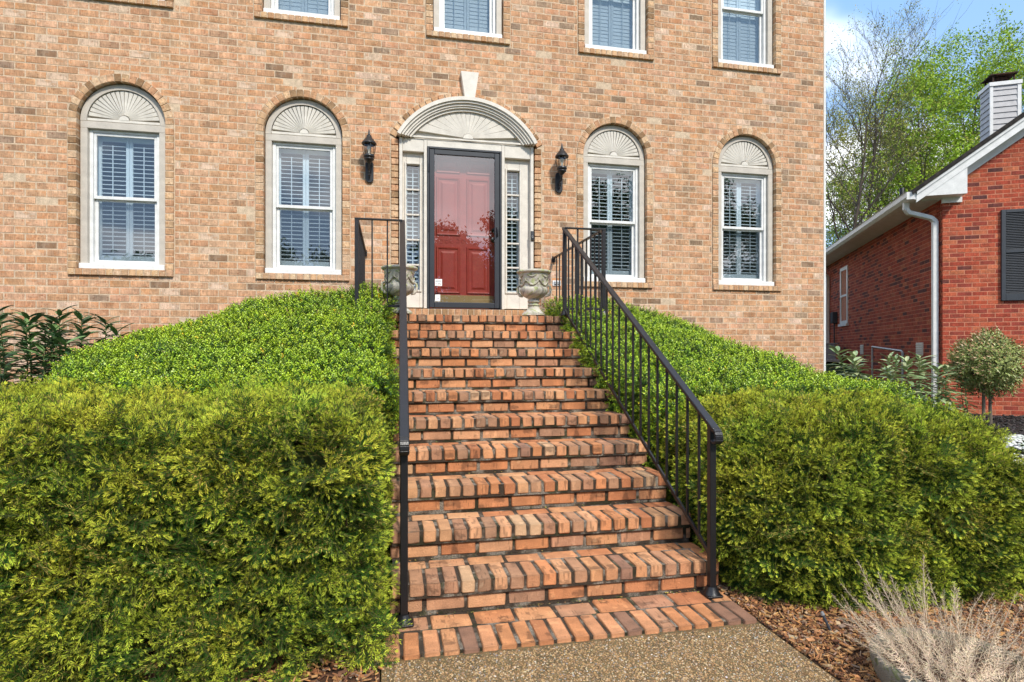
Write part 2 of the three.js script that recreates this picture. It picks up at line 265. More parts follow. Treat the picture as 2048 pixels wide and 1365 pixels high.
// ---------------------------------------------------------------- the tan brick house
const COURSE = 0.0813, BL = 0.2055, JT = 0.0105;
const house = thing('brick_house', 'two storey tan brick house with arched windows and red front door', 'house');
const wallPal = [[P(219, 170, 131, 1.08), 30], [P(224, 178, 141, 1.08), 24], [P(213, 162, 121, 1.08), 16], [P(222, 171, 136, 1.08), 10], [P(208, 156, 118, 1.08), 8], [P(196, 154, 120, 1.08), 5], [P(176, 146, 120, 1.08), 4.5], [P(156, 128, 102, 1.08), 2], [P(230, 196, 168, 1.08), 5]];
const jambPal = [[P(220, 178, 138, 1.08), 9], [P(214, 164, 122, 1.08), 8], [P(226, 192, 154, 1.08), 6], [P(196, 148, 104, 1.08), 3], [P(206, 144, 108, 1.08), 3], [P(168, 132, 96, 1.08), 2]];
const WX = [-2.957, -1.012, 2.934, 4.890], UX = [-2.957, -1.030, 0.970, 2.950, 4.885], DXC = 0.963, DRC = 3.472, DR = 1.013;
const SPRING = 3.90, HW = 0.44, RING = 0.095, SILL = 2.235, USILL = 5.305, WTOP = 7.6, WX0 = -6.6, WX1 = 6.122;
const r0 = rng(4242);
{ // masonry backing with real openings
  const s = new THREE.Shape(); s.moveTo(WX0, -0.3); s.lineTo(WX1, -0.3); s.lineTo(WX1, WTOP); s.lineTo(WX0, WTOP); s.closePath();
  const h = 0.5;
  for (const x of WX) { const p = new THREE.Path(); p.moveTo(x - h, SILL - 0.03); p.lineTo(x + h, SILL - 0.03); p.lineTo(x + h, SPRING); p.absarc(x, SPRING, h, 0, Math.PI, false); p.closePath(); s.holes.push(p); }
  for (const x of UX) { const p = new THREE.Path(); p.moveTo(x - h, USILL - 0.03); p.lineTo(x + h, USILL - 0.03); p.lineTo(x + h, 6.96); p.lineTo(x - h, 6.96); p.closePath(); s.holes.push(p); }
  { const p = new THREE.Path(), w = 0.9, a = Math.acos(0.5 / 1.05); p.moveTo(DXC - w, 1.60); p.lineTo(DXC + w, 1.60); p.lineTo(DXC + w, 3.972); p.absarc(DXC, DRC, 1.05, Math.PI / 2 - a, Math.PI / 2 + a, false); p.lineTo(DXC - w, 3.972); p.closePath(); s.holes.push(p); }
  const g = new THREE.ExtrudeGeometry(s, { depth: 0.22, bevelEnabled: false, curveSegments: 20 }); g.translate(0, 0, -0.2222);
  var wall = put(new THREE.Mesh(g, M.wallMortar), 'wall', house);
}
{ // running-bond bricks; the 300 that show largest are parts, the rest one mass
  const all = [];
  const zones = y => { const z = [];
    for (const x of WX) { let hw = 0; if (y > SILL - 0.07 && y < SPRING) hw = HW + RING; else if (y >= SPRING && y < SPRING + HW + RING) hw = Math.sqrt((HW + RING) ** 2 - (y - SPRING) ** 2); if (hw) z.push([x - hw - 0.006, x + hw + 0.006]); }
    for (const x of UX) if (y > USILL - 0.07 && y < 7.06) z.push([x - HW - RING - 0.006, x + HW + RING + 0.006]);
    { let hw = 0; if (y > 1.64 && y < 3.965) hw = 0.956; else if (y >= 3.965 && y < DRC + 1.10) hw = Math.sqrt(1.10 ** 2 - (y - DRC) ** 2); if (hw) z.push([DXC - hw - 0.006, DXC + hw + 0.006]); }
    return z; };
  for (let c = 0; ; c++) {
    const y = 0.244 + (c + 0.5) * COURSE; if (y > 7.55) break;
    let free = [[WX0 + 0.005, WX1 - 0.002]];
    for (const [a, b] of zones(y)) free = free.flatMap(([p, q]) => b <= p || a >= q ? [[p, q]] : [[p, a], [b, q]].filter(t => t[1] - t[0] > 0.025));
    for (const [p, q] of free) { const n0 = Math.floor((p - (c % 2) * BL / 2) / BL);
      for (let n = n0; ; n++) { let a = n * BL + (c % 2) * BL / 2, b = a + BL; if (a >= q) break; a = Math.max(a, p); b = Math.min(b, q); if (b - a < 0.028) continue; all.push([(a + b) / 2, y, b - a - JT]); } }
  }
  const score = b => { const d = b[0] * 0.2038 + DIST * 0.979; return (b[2] > BL - JT - 0.001 && b[1] > 2.0 + Math.max(0, b[0] + 3) * 0 && b[0] > -4.05 + 0.02 && b[1] < 5.1 && (b[0] < -2.3 || b[1] > 1.9)) ? 1 / d : 0; };
  const order = all.map((b, k) => [score(b), k]).sort((a, b) => b[0] - a[0]).slice(0, 300).map(e => e[1]), solo = new Set(order);
  const rest = new MB(), Mx = new THREE.Matrix4(), q = new THREE.Quaternion(), e = new THREE.Euler();
  const variants = []; for (let k = 0; k < 40; k++) { const m = new MB(); m.col = vary(chance(r0, wallPal), r0, 0.09); m.cbox(0, 0, 0, BL - JT, COURSE - JT, 0.06, 0.0035, null, r0() * 5, r0() * 5); variants.push(m.geo()); }
  all.forEach((b, k) => {
    const dz = (r0() - 0.5) * 0.004, t = (r0() - 0.5) * 0.006, sink = r0() < 0.012 ? 0.012 : 0;
    if (solo.has(k)) { const o = put(new THREE.Mesh(variants[Math.floor(r0() * 40)], M.wallBrick), 'brick', wall); o.position.set(b[0], b[1], -0.0295 + dz - sink); o.rotation.set(t, t * 0.6, t * 0.8); }
    else { e.set(t, t * 0.6, t * 0.8); q.setFromEuler(e); Mx.compose(V(b[0], b[1], -0.0295 + dz - sink), q, V(1, 1, 1)); rest.col = vary(chance(r0, wallPal), r0, 0.09); rest.cbox(0, 0, 0, b[2], COURSE - JT + (r0() - 0.5) * 0.003, 0.06, 0.0035, Mx, r0() * 5, r0() * 5); }
  });
  rest.mesh('bricks', M.wallBrick, wall, 'stuff');
}
// header bricks round the openings: jambs, arches, sills
const head = []; for (let k = 0; k < 16; k++) { const m = new MB(); m.col = vary(chance(r0, jambPal), r0, 0.16); m.cbox(0, 0, 0, RING - 0.008, COURSE - JT, 0.10, 0.005, null, r0() * 5, r0() * 5); head.push(m.geo()); }
const sillB = []; for (let k = 0; k < 10; k++) { const m = new MB(); m.col = vary(chance(r0, jambPal), r0, 0.16); m.cbox(0, 0, 0, 0.066, 0.068, 0.15, 0.006, null, r0() * 5, r0() * 5); sillB.push(m.geo()); }
const pick = a => a[Math.floor(r0() * a.length)];
function hbrick(name, geo, x, y, z, rz = 0, parent = wall) { const o = put(new THREE.Mesh(geo, M.wallBrick), name, parent); o.position.set(x, y, z + (r0() - 0.5) * 0.004); o.rotation.z = rz + (r0() - 0.5) * 0.01; return o; }
function surround(x, y0, y1) {
  for (const s of [-1, 1]) for (let y = y0 + COURSE / 2; y < y1; y += COURSE) hbrick('jamb_brick', pick(head), x + s * (HW + RING / 2 + 0.003), y, -0.034);
  { const q = new MB(); for (const s of [-1, 1]) q.box(x + s * (HW + 0.008) , x + s * (HW + RING - 0.002), y0, y1, -0.10, 0.010); q.mesh('jamb_mortar', M.wallMortar, wall); }
  const n = 14; for (let k = 0; k < n; k++) hbrick('sill_brick', pick(sillB), x + ((k + 0.5) / n - 0.5) * 2 * (HW + RING), y0 - 0.036, -0.042);
  const mb = new MB(); mb.col = [1, 1, 1]; mb.box(x - HW - RING + 0.004, x + HW + RING - 0.004, y0 - 0.066, y0 - 0.006, -0.12, 0.024); mb.mesh('sill_mortar', M.wallMortar, wall);
}
for (const x of WX) { surround(x, SILL, SPRING); ringGeo(x, SPRING, HW + 0.008, HW + RING - 0.002, -0.10, 0.010).mesh('arch_mortar', M.wallMortar, wall); const n = 20; for (let k = 0; k < n; k++) { const a = (k + 0.5) / n * Math.PI; hbrick('arch_brick', pick(head), x + Math.cos(a) * (HW + RING / 2 + 0.003), SPRING + Math.sin(a) * (HW + RING / 2 + 0.003), -0.034, a); } }
for (const x of UX) surround(x, USILL, 6.6);
for (const s of [-1, 1]) for (let y = 1.70; y < 3.94; y += COURSE) hbrick('jamb_brick', pick(head), DXC + s * (0.856 + RING / 2 + 0.004), y, -0.036);
{ const n = 27, a0 = Math.acos(0.493 / 1.06); for (let k = 0; k < n; k++) { const a = Math.PI / 2 + ((k + 0.5) / n * 2 - 1) * a0; hbrick('arch_brick', pick(head), DXC + Math.cos(a) * 1.056, DRC + Math.sin(a) * 1.056, -0.036, a); } }
{ const m = new MB(); m.box(WX1 + 0.002, WX1 + 0.03, -0.2, WTOP, -0.09, 0.004); m.mesh('corner_trim', M.trimWhite, house); }
{ // closed shell behind the front wall
  const m = new MB(); m.box(WX0, WX0 + 0.2, -0.3, WTOP, -9, -0.23); m.box(WX1 - 0.2, WX1, -0.3, WTOP, -9, -0.23); m.box(WX0 + 0.2, WX1 - 0.2, -0.3, WTOP, -9, -8.8); m.mesh('side_wall', M.wallMortar, house);
  const f = new MB(); f.box(WX0 + 0.2, WX1 - 0.2, 1.6, 1.75, -8.8, -0.24); f.box(WX0 + 0.2, WX1 - 0.2, 4.75, 4.95, -8.8, -0.24); f.box(WX0 + 0.2, WX1 - 0.2, 7.5, 7.6, -8.8, -0.24); f.box(WX0 + 0.2, WX1 - 0.2, 1.75, 7.5, -3.6, -3.45); f.mesh('inner_wall', M.inner, house);
  const rf = new MB(); const A = [WX0 - 0.3, 7.61, 0.35], B = [WX1 + 0.3, 7.61, 0.35], Cc = [WX1 + 0.3, 10.2, -4.5], D = [WX0 - 0.3, 10.2, -4.5], E2 = [WX0 - 0.3, 7.61, -9.35], F = [WX1 + 0.3, 7.61, -9.35];
  rf.quad(A, B, Cc, D); rf.quad(D, Cc, F, E2); rf.tri(A, D, E2); rf.tri(B, F, Cc); rf.quad(A, E2, F, B); rf.mesh('roof', M.shingle, house);
}
// ---- windows
const slatGeo = {}; const slatOf = (w, tilt) => { const k = w + '_' + tilt; if (!slatGeo[k]) { const m = new MB(), Mx = new THREE.Matrix4().makeRotationX(tilt); m.cbox(0, 0, 0, w, 0.058, 0.009, 0.003, Mx); slatGeo[k] = m.geo(); } return slatGeo[k]; };
const rayGeo = (a0, a1, ri, ro, lift, ox = 0, oy = 0, edge = null) => {       // one raised flute of a sunburst, proud on one edge
  const m = new MB(), pt = (a, r) => [ox + Math.cos(a) * r, oy + Math.sin(a) * r], mid = [], n = 3;
  const up = a1 > Math.PI / 2 + 0.001 ? 1 : -1;
  const R = a => edge ? edge(a) : ro; const z = t => lift * (0.85 + 0.15 * (up > 0 ? 1 - t : t));
  for (let k = 0; k < n; k++) { const t0 = k / n, t1 = (k + 1) / n, b0 = mixn(a0, a1, t0), b1 = mixn(a0, a1, t1), p0 = pt(b0, ri), p1 = pt(b0, R(b0)), p2 = pt(b1, R(b1)), p3 = pt(b1, ri), k0 = ri / R(b0);
    m.quad([...p0, z(t0) * 0.9], [...p1, z(t0)], [...p2, z(t1)], [...p3, z(t1) * 0.9]); }
  for (const [a, t] of [[a0, 0], [a1, 1]]) { const p = pt(a, ri), q = pt(a, R(a)); const A = [...p, -0.022], B = [...q, -0.022], Cc = [...q, z(t)], D = [...p, z(t) * 0.9]; t ? m.quad(B, A, D, Cc) : m.quad(A, B, Cc, D); }
  return m.geo();
};
function ringGeo(cx, cy, ri, ro, z0, z1, a0 = 0, a1 = Math.PI, n = 40) {
  const m = new MB();
  for (let k = 0; k < n; k++) { const b0 = mixn(a0, a1, k / n), b1 = mixn(a0, a1, (k + 1) / n), q = (a, r, z) => [cx + Math.cos(a) * r, cy + Math.sin(a) * r, z];
    m.quad(q(b0, ri, z1), q(b0, ro, z1), q(b1, ro, z1), q(b1, ri, z1)); m.quad(q(b1, ri, z0), q(b0, ri, z0), q(b0, ri, z1), q(b1, ri, z1)); m.quad(q(b0, ro, z0), q(b1, ro, z0), q(b1, ro, z1), q(b0, ro, z1)); }
  for (const [a, s] of [[a0, 1], [a1, -1]]) { const q = (r, z) => [cx + Math.cos(a) * r, cy + Math.sin(a) * r, z]; s > 0 ? m.quad(q(ri, z0), q(ro, z0), q(ro, z1), q(ri, z1)) : m.quad(q(ro, z0), q(ri, z0), q(ri, z1), q(ro, z1)); }
  return m;
}
const glassPane = (x0, x1, y0, y1, z, parent, mat = M.glass) => { const g = new THREE.PlaneGeometry(x1 - x0, y1 - y0); g.translate((x0 + x1) / 2, (y0 + y1) / 2, z); return put(new THREE.Mesh(g, mat), 'pane', parent); };
function windowUnit(x, y0, h, arched, tilt, soloTo) {
  // y0: underside of the white sill; h: height to the top of the head casing
  const top = y0 + h, c = new MB(), e = HW - 0.003;
  const L = (a, b, y, y2, z, z2) => c.cbox(x + (a + b) / 2, (y + y2) / 2, (z + z2) / 2, Math.abs(b - a), y2 - y, z2 - z, 0.004);
  L(-e, -0.365, y0 + 0.066, top - 0.078, -0.14, -0.046); L(0.365, e, y0 + 0.066, top - 0.078, -0.14, -0.046); L(-e, e, top - 0.078, top, -0.14, -0.046);
  const win = c.mesh('window', M.casing, house);
  const f = new MB(), B = (a, b, y, y2, z, z2) => f.cbox(x + (a + b) / 2, (y + y2) / 2, (z + z2) / 2, b - a, y2 - y, z2 - z, 0.003);
  const t = top - 0.079;                                            // inside of the casing
  B(-0.364, -0.326, y0 + 0.066, t, -0.17, -0.088); B(0.326, 0.364, y0 + 0.066, t, -0.17, -0.088); B(-0.326, 0.326, t - 0.03, t, -0.17, -0.088); B(-0.326, 0.326, y0 + 0.066, y0 + 0.085, -0.17, -0.088);
  f.mesh('frame', M.trimWhite, win);
  const sl = new MB(); sl.cbox(x, y0 + 0.033, -0.072, 2 * e, 0.064, 0.135, 0.008); sl.mesh('sill', M.trimWhite, win);
  const meet = y0 + 0.066 + (t - y0 - 0.066) * 0.487;
  const us = new MB(), U = (m, a, b, y, y2, z, z2) => m.cbox(x + (a + b) / 2, (y + y2) / 2, (z + z2) / 2, b - a, y2 - y, z2 - z, 0.003);
  U(us, -0.325, -0.295, meet, t - 0.031, -0.125, -0.098); U(us, 0.295, 0.325, meet, t - 0.031, -0.125, -0.098); U(us, -0.295, 0.295, t - 0.062, t - 0.031, -0.125, -0.098); U(us, -0.295, 0.295, meet, meet + 0.036, -0.125, -0.098); us.mesh('upper_sash', M.trimWhite, win);
  const ls = new MB(); U(ls, -0.325, -0.29, y0 + 0.086, meet + 0.02, -0.155, -0.128); U(ls, 0.29, 0.325, y0 + 0.086, meet + 0.02, -0.155, -0.128); U(ls, -0.29, 0.29, meet - 0.016, meet + 0.02, -0.155, -0.128); U(ls, -0.29, 0.29, y0 + 0.086, y0 + 0.118, -0.155, -0.128); ls.mesh('lower_sash', M.trimWhite, win);
  glassPane(x - 0.294, x + 0.294, meet + 0.037, t - 0.063, -0.112, win); glassPane(x - 0.289, x + 0.289, y0 + 0.119, meet - 0.017, -0.142, win); { const g = new THREE.PlaneGeometry(0.578, meet - y0 - 0.136); g.translate(x, (y0 + 0.102 + meet) / 2, -0.152); put(new THREE.Mesh(g, M.screen), 'insect_screen', win); }
  // interior plantation shutters
  const sf = new MB(), Z0 = -0.225, Z1 = -0.195, S = (a, b, y, y2) => sf.cbox(x + (a + b) / 2, (y + y2) / 2, (Z0 + Z1) / 2, b - a, y2 - y, Z1 - Z0, 0.003);
  const sb = y0 + 0.07, st = t - 0.01; S(-0.36, -0.287, sb, st); S(0.287, 0.36, sb, st); S(-0.036, -0.001, sb, st); S(0.001, 0.036, sb, st);
  S(-0.287, -0.036, sb, sb + 0.115); S(0.036, 0.287, sb, sb + 0.115); S(-0.287, -0.036, st - 0.08, st); S(0.036, 0.287, st - 0.08, st); 
  for (const q of [-0.1615, 0.1615]) sf.cbox(x + q, (sb + st) / 2, Z1 + 0.022, 0.010, st - sb - 0.26, 0.008, 0.002);
  sf.mesh('shutter_frame', M.shutterWhite, win);
  const up = new MB(), Mx = new THREE.Matrix4(), R = new THREE.Matrix4().makeRotationX(tilt), pitch = 0.0495;
  for (let y = sb + 0.115 + pitch / 2; y < st - 0.085; y += pitch) for (const q of [-0.1615, 0.1615]) {
    if (y < soloTo) { const o = put(new THREE.Mesh(slatOf(0.247, tilt), M.shutterWhite), 'louver', win); o.position.set(x + q, y, -0.21); o.rotation.x = (r0() - 0.5) * 0.03; }
    else { Mx.makeTranslation(x + q, y, -0.21).multiply(R); up.cbox(0, 0, 0, 0.247, 0.058, 0.009, 0.003, Mx); } }
  if (up.nv) up.mesh('louvers', M.shutterWhite, win, 'stuff');
  if (!arched) return win;
  // sunburst panel above the head casing
  const s = new THREE.Shape(); s.moveTo(-e, 0); s.lineTo(e, 0); s.absarc(0, 0, e, 0, Math.PI, false); s.closePath();
  const pg = new THREE.ExtrudeGeometry(s, { depth: 0.05, bevelEnabled: false, curveSegments: 40 }); pg.translate(x, SPRING + 0.001, -0.155); put(new THREE.Mesh(pg, M.trim), 'arch_panel', win);
  ringGeo(x, SPRING + 0.002, 0.374, e - 0.001, -0.09, -0.047).mesh('arch_moulding', M.casing, win);
  { const b = new MB(); b.cbox(x, SPRING + 0.022, -0.067, 0.742, 0.030, 0.026, 0.003); b.mesh('base_bead', M.trim, win); }
  const n = 20, a0 = 0.06, hub = SPRING + 0.040;
  for (let k = 0; k < n; k++) { const p = mixn(a0, Math.PI - a0, k / n), q = mixn(a0, Math.PI - a0, (k + 1) / n); const o = put(new THREE.Mesh(rayGeo(p + 0.014, q - 0.014, 0.058, 0, 0.026, 0, 0, a => { const y = 0.040, b = Math.sin(a) * y; return -b + Math.sqrt(b * b - y * y + 0.368 ** 2); }), M.trim), 'sunburst_ray', win); o.position.set(x, hub, -0.086); }
  { const b = ringGeo(x, hub - 0.004, 0.0, 0.052, -0.09, -0.052, 0, Math.PI, 12); b.mesh('sunburst_hub', M.trim, win); }
  return win;
}
for (const x of WX) windowUnit(x, SILL, SPRING - SILL, true, -1.28, 9);
UX.forEach((x, k) => windowUnit(x, USILL, 1.70, false, -0.16, [5.6, 5.75, 5.85, 6.0, 6.35][k]));

// ---- entrance
{
  const ent = new MB(), B = (x0, x1, y0, y1, z0, z1, b = 0.005) => ent.cbox((x0 + x1) / 2, (y0 + y1) / 2, (z0 + z1) / 2, x1 - x0, y1 - y0, z1 - z0, b);
  const BOT = 1.852, HEAD = 3.80;
  B(0.109, 0.150, BOT, 3.964, -0.16, -0.004); B(1.776, 1.817, BOT, 3.964, -0.16, -0.004);      // outer jambs
  B(0.412, 0.452, BOT, 3.964, -0.16, -0.014); B(1.398, 1.438, BOT, 3.964, -0.16, -0.014);      // door posts
  B(0.150, 0.412, HEAD, 3.964, -0.16, -0.020); B(1.438, 1.776, HEAD, 3.964, -0.16, -0.020); B(0.452, 1.398, 3.872, 3.964, -0.16, -0.016);
  const entr = ent.mesh('door_surround', M.trim, house);
  // sidelights
  for (const [x0, x1] of [[0.151, 0.411], [1.439, 1.775]]) {
    const xc = (x0 + x1) / 2 + (x0 > 1 ? -0.045 : 0), gl = 0.082, pan = new MB(), Q = (a, b, y, y2, z, z2) => pan.cbox((a + b) / 2, (y + y2) / 2, (z + z2) / 2, b - a, y2 - y, z2 - z, 0.004);
    const g0 = 2.085, g1_ = 3.655;
    Q(x0, xc - gl, BOT + 0.012, HEAD - 0.001, -0.14, -0.082); Q(xc + gl, x1, BOT + 0.012, HEAD - 0.001, -0.14, -0.082); Q(xc - gl, xc + gl, BOT + 0.012, g0, -0.14, -0.082); Q(xc - gl, xc + gl, g1_, HEAD - 0.001, -0.14, -0.082);
    const sd = pan.mesh('sidelight', M.trim, house);
    const bd = new MB(), R = (a, b, y, y2) => bd.cbox((a + b) / 2, (y + y2) / 2, -0.074, b - a, y2 - y, 0.02, 0.005);
    R(xc - gl - 0.024, xc - gl, g0 - 0.024, g1_ + 0.024); R(xc + gl, xc + gl + 0.024, g0 - 0.024, g1_ + 0.024); R(xc - gl, xc + gl, g0 - 0.024, g0); R(xc - gl, xc + gl, g1_, g1_ + 0.024); bd.mesh('bead', M.trim, sd);
    for (let k = 1; k < 5; k++) { const m = new MB(); m.cbox(xc, mixn(g0, g1_, k / 5), -0.095, 2 * gl - 0.002, 0.022, 0.03, 0.004); m.mesh('muntin', M.trim, sd); }
    for (let k = 0; k < 5; k++) glassPane(xc - gl, xc + gl, mixn(g0, g1_, k / 5) + 0.011, mixn(g0, g1_, (k + 1) / 5) - 0.011, -0.118, sd);
    const fr = new MB(); fr.cbox(xc - gl - 0.012, (g0 + g1_) / 2, -0.185, 0.05, g1_ - g0 + 0.1, 0.03, 0.003); fr.cbox(xc + gl + 0.012, (g0 + g1_) / 2, -0.185, 0.05, g1_ - g0 + 0.1, 0.03, 0.003); fr.cbox(xc, (g0 + g1_) / 2, -0.158, 0.014, g1_ - g0 - 0.05, 0.008, 0.002); fr.mesh('shutter_frame', M.shutterWhite, sd);
    for (let y = g0 + 0.02; y < g1_; y += 0.0525) { const o = put(new THREE.Mesh(slatOf(0.14, -1.22), M.shutterWhite), 'louver', sd); o.position.set(xc, y, -0.185); }
  }
  // red door behind the storm door
  const door = new MB(); door.cbox(0.925, 2.865, -0.205, 0.906, 2.02, 0.05, 0.003); const dr = door.mesh('front_door', M.redDoor, house);
  const panel = (x0, x1, y0, y1) => {                               // moulded frame and raised field
    const m = new MB(), z = -0.1795, q = (i, zz) => [[x0 + i, y0 + i, zz], [x1 - i, y0 + i, zz], [x1 - i, y1 - i, zz], [x0 + i, y1 - i, zz]];
    const rings = [q(0, z), q(0.010, z + 0.016), q(0.026, z + 0.013), q(0.036, z + 0.002), q(0.060, z + 0.002), q(0.085, z + 0.014)];
    for (let k = 0; k < rings.length - 1; k++) for (let s = 0; s < 4; s++) { const n = (s + 1) % 4; m.quad(rings[k][s], rings[k][n], rings[k + 1][n], rings[k + 1][s]); }
    const l = rings[rings.length - 1]; m.quad(l[0], l[1], l[2], l[3]); m.mesh('door_panel', M.redDoor, dr); };
  panel(0.575, 0.885, 2.055, 2.660); panel(0.965, 1.275, 2.055, 2.660); panel(0.575, 0.885, 2.800, 3.55); panel(0.965, 1.275, 2.800, 3.55); panel(0.575, 0.885, 3.60, 3.82); panel(0.965, 1.275, 3.60, 3.82);
  { const m = new MB(), r = rng(8); for (let k = 0; k < 9; k++) { const cx = 0.64 + k * 0.071, pts = []; for (let t = 0; t <= 12; t++) { const a = t / 12 * Math.PI * 1.7 + k, ra = 0.012 + 0.018 * t / 12; pts.push(V(cx + Math.cos(a) * ra * (k % 2 ? 1 : -1), 2.730 + Math.sin(a) * ra, -0.1785)); } m.tube(pts, 0.0035, 5); } m.mesh('carved_scroll', M.redDoor, dr); }
  { const m = new MB(); m.cbox(0.925, 1.955, -0.1775, 0.80, 0.165, 0.003, 0.001); m.mesh('kick_plate', M.brass, dr); }
  for (const [y, rr] of [[2.89, 0.026], [2.765, 0.031]]) { const m = new MB(); m.lathe([[0.001, 0], [rr, 0.003], [rr, 0.012], [rr * 0.5, 0.02], [rr * 0.5, 0.034], [rr * 0.85, 0.045], [rr * 0.85, 0.06], [0.001, 0.066]], 0, 0, 16); const o = m.mesh('door_knob', M.black, dr); o.rotation.x = Math.PI / 2; o.position.set(1.318, y, -0.180); }
  // storm door
  const sd = new MB(), S = (x0, x1, y0, y1, z0, z1) => sd.cbox((x0 + x1) / 2, (y0 + y1) / 2, (z0 + z1) / 2, x1 - x0, y1 - y0, z1 - z0, 0.004);
  S(0.453, 0.478, BOT + 0.002, 3.871, -0.07, 0.004); S(1.372, 1.397, BOT + 0.002, 3.871, -0.07, 0.004); S(0.478, 1.372, 3.845, 3.871, -0.07, 0.004);
  const st = sd.mesh('storm_door', M.stormBlack, house);
  const sf = new MB(), T = (x0, x1, y0, y1) => sf.cbox((x0 + x1) / 2, (y0 + y1) / 2, -0.022, x1 - x0, y1 - y0, 0.032, 0.005);
  T(0.481, 0.543, BOT + 0.012, 3.842); T(1.307, 1.369, BOT + 0.012, 3.842); T(0.543, 1.307, 3.782, 3.842); T(0.543, 1.307, BOT + 0.012, 1.932); sf.mesh('door_frame', M.stormBlack, st);
  glassPane(0.543, 1.307, 1.932, 3.782, -0.024, st, M.stormGlass);
  { const m = new MB(); m.box(0.453, 1.397, BOT - 0.012, BOT, -0.16, 0.018); m.mesh('threshold', M.stormBlack, st); }
  { const m = new MB(); m.cbox(1.338, 2.84, 0.001, 0.026, 0.125, 0.012, 0.005); m.tube([V(1.338, 2.89, 0.004), V(1.338, 2.885, 0.035), V(1.338, 2.80, 0.035), V(1.338, 2.795, 0.004)], 0.007, 8); m.mesh('pull_handle', M.black, st); }
  { const m = new MB(); for (const y of [2.1, 2.86, 3.6]) m.tube([V(0.468, y - 0.05, 0.008), V(0.468, y + 0.05, 0.008)], 0.007, 8); m.mesh('hinge', M.stormBlack, st); }
  const sticker = (w, h, draw, x, y) => { const cv = document.createElement('canvas'); cv.width = 96; cv.height = Math.round(96 * h / w); const c = cv.getContext('2d'); c.fillStyle = '#f4f2ee'; c.fillRect(0, 0, 96, cv.height); draw(c, cv.height); const t = new THREE.CanvasTexture(cv); t.colorSpace = THREE.SRGBColorSpace; const g = new THREE.BoxGeometry(w, h, 0.001); g.translate(x, y, -0.0215); put(new THREE.Mesh(g, std({ map: t, roughness: 0.6 })), 'sticker', st); };
  sticker(0.088, 0.086, (c, H) => { c.fillStyle = '#8d8f92'; c.fillRect(8, 14, 74, 7); c.fillStyle = '#5f6c78'; c.fillRect(8, 33, 78, 8); c.fillStyle = '#dcb9c2'; c.fillRect(8, 56, 24, 14); c.fillStyle = '#3b3f48'; c.font = 'bold 30px sans-serif'; c.fillText('312', 36, 76); c.fillStyle = '#9a938e'; c.fillRect(8, 82, 80, 4); }, 0.594, 2.178);
  sticker(0.062, 0.082, (c, H) => { c.fillStyle = '#8f9bab'; c.fillRect(18, 22, 62, 12); c.fillStyle = '#5d5f8e'; c.font = 'bold 52px sans-serif'; c.fillText('21', 20, 100); }, 0.584, 1.985);
  // segmental arch with its sunburst
  const a = Math.acos(0.495 / 1.013), A0 = Math.PI / 2 - a, A1 = Math.PI / 2 + a;
  const ped = new THREE.Shape(); { const hw = 0.86; ped.moveTo(-hw, 0.495); ped.lineTo(hw, 0.495); const aa = Math.acos(0.495 / 0.992); ped.absarc(0, 0, 0.992, Math.PI / 2 - aa, Math.PI / 2 + aa, false); ped.closePath(); }
  const pg = new THREE.ExtrudeGeometry(ped, { depth: 0.12, bevelEnabled: false, curveSegments: 40 }); pg.translate(DXC, DRC, -0.168); const arch = put(new THREE.Mesh(pg, M.trim), 'arch_panel', house);
  for (const [ri, ro, z] of [[0.972, 1.016, 0.105], [0.945, 0.972, 0.085], [0.915, 0.945, 0.062], [0.893, 0.915, 0.046], [0.862, 0.893, 0.022]]) { const b = Math.acos(0.497 / ((ri + ro) / 2)); ringGeo(DXC, DRC, ri, ro, -0.03, z, Math.PI / 2 - b, Math.PI / 2 + b, 48).mesh('arch_moulding', M.trim, arch); }
  { const m = new MB(); m.cbox(DXC, DRC + 0.508, -0.008, 1.40, 0.024, 0.026, 0.003); m.mesh('base_bead', M.trim, arch); }
  const hy = DRC + 0.535, n = 15, s0 = 0.075;
  for (let k = 0; k < n; k++) { const p = mixn(s0, Math.PI - s0, k / n), q = mixn(s0, Math.PI - s0, (k + 1) / n), o = put(new THREE.Mesh(rayGeo(p + 0.007, q - 0.007, 0.06, 0, 0.028, 0, 0, t => { const b = Math.sin(t) * 0.535; return Math.min(-b + Math.sqrt(b * b - 0.535 ** 2 + 0.86 ** 2), Math.abs(Math.cos(t)) > 0.01 ? 0.70 / Math.abs(Math.cos(t)) : 9); }), M.trim), 'sunburst_ray', arch); o.position.set(DXC, hy, -0.030); }
  ringGeo(DXC, hy - 0.012, 0, 0.062, -0.03, 0.012, 0, Math.PI, 16).mesh('sunburst_hub', M.trim, arch);
  { const m = new MB(), y0 = 4.487, y1 = 4.812, t = 0.112, b = 0.063, x = 0.978, z = 0.075, zb = -0.02; const F = [[x - b, y0, z], [x + b, y0, z], [x + t, y1, z], [x - t, y1, z]], K = F.map(p => [p[0] + Math.sign(p[0] - x) * 0.006, p[1], zb]); m.quad(...F); for (let s = 0; s < 4; s++) { const q = (s + 1) % 4; m.quad(F[q], F[s], K[s], K[q]); } m.mesh('keystone', M.trim, house); }
  // brick sill under the door
  const sg = []; for (let k = 0; k < 8; k++) { const m = new MB(); m.col = vary(chance(r0, jambPal), r0, 0.2); m.cbox(0, 0, 0, 0.069, 0.172, 0.15, 0.006, null, r0() * 5, r0() * 5); sg.push(m.geo()); }
  const mb = new MB(); mb.box(0.06, 1.92, 1.662, 1.838, -0.20, 0.088); mb.mesh('sill_mortar', M.wallMortar, wall);
  for (let k = 0; k < 23; k++) hbrick('sill_brick', pick(sg), 0.10 + k * 0.0805, 1.752, 0.022);
}
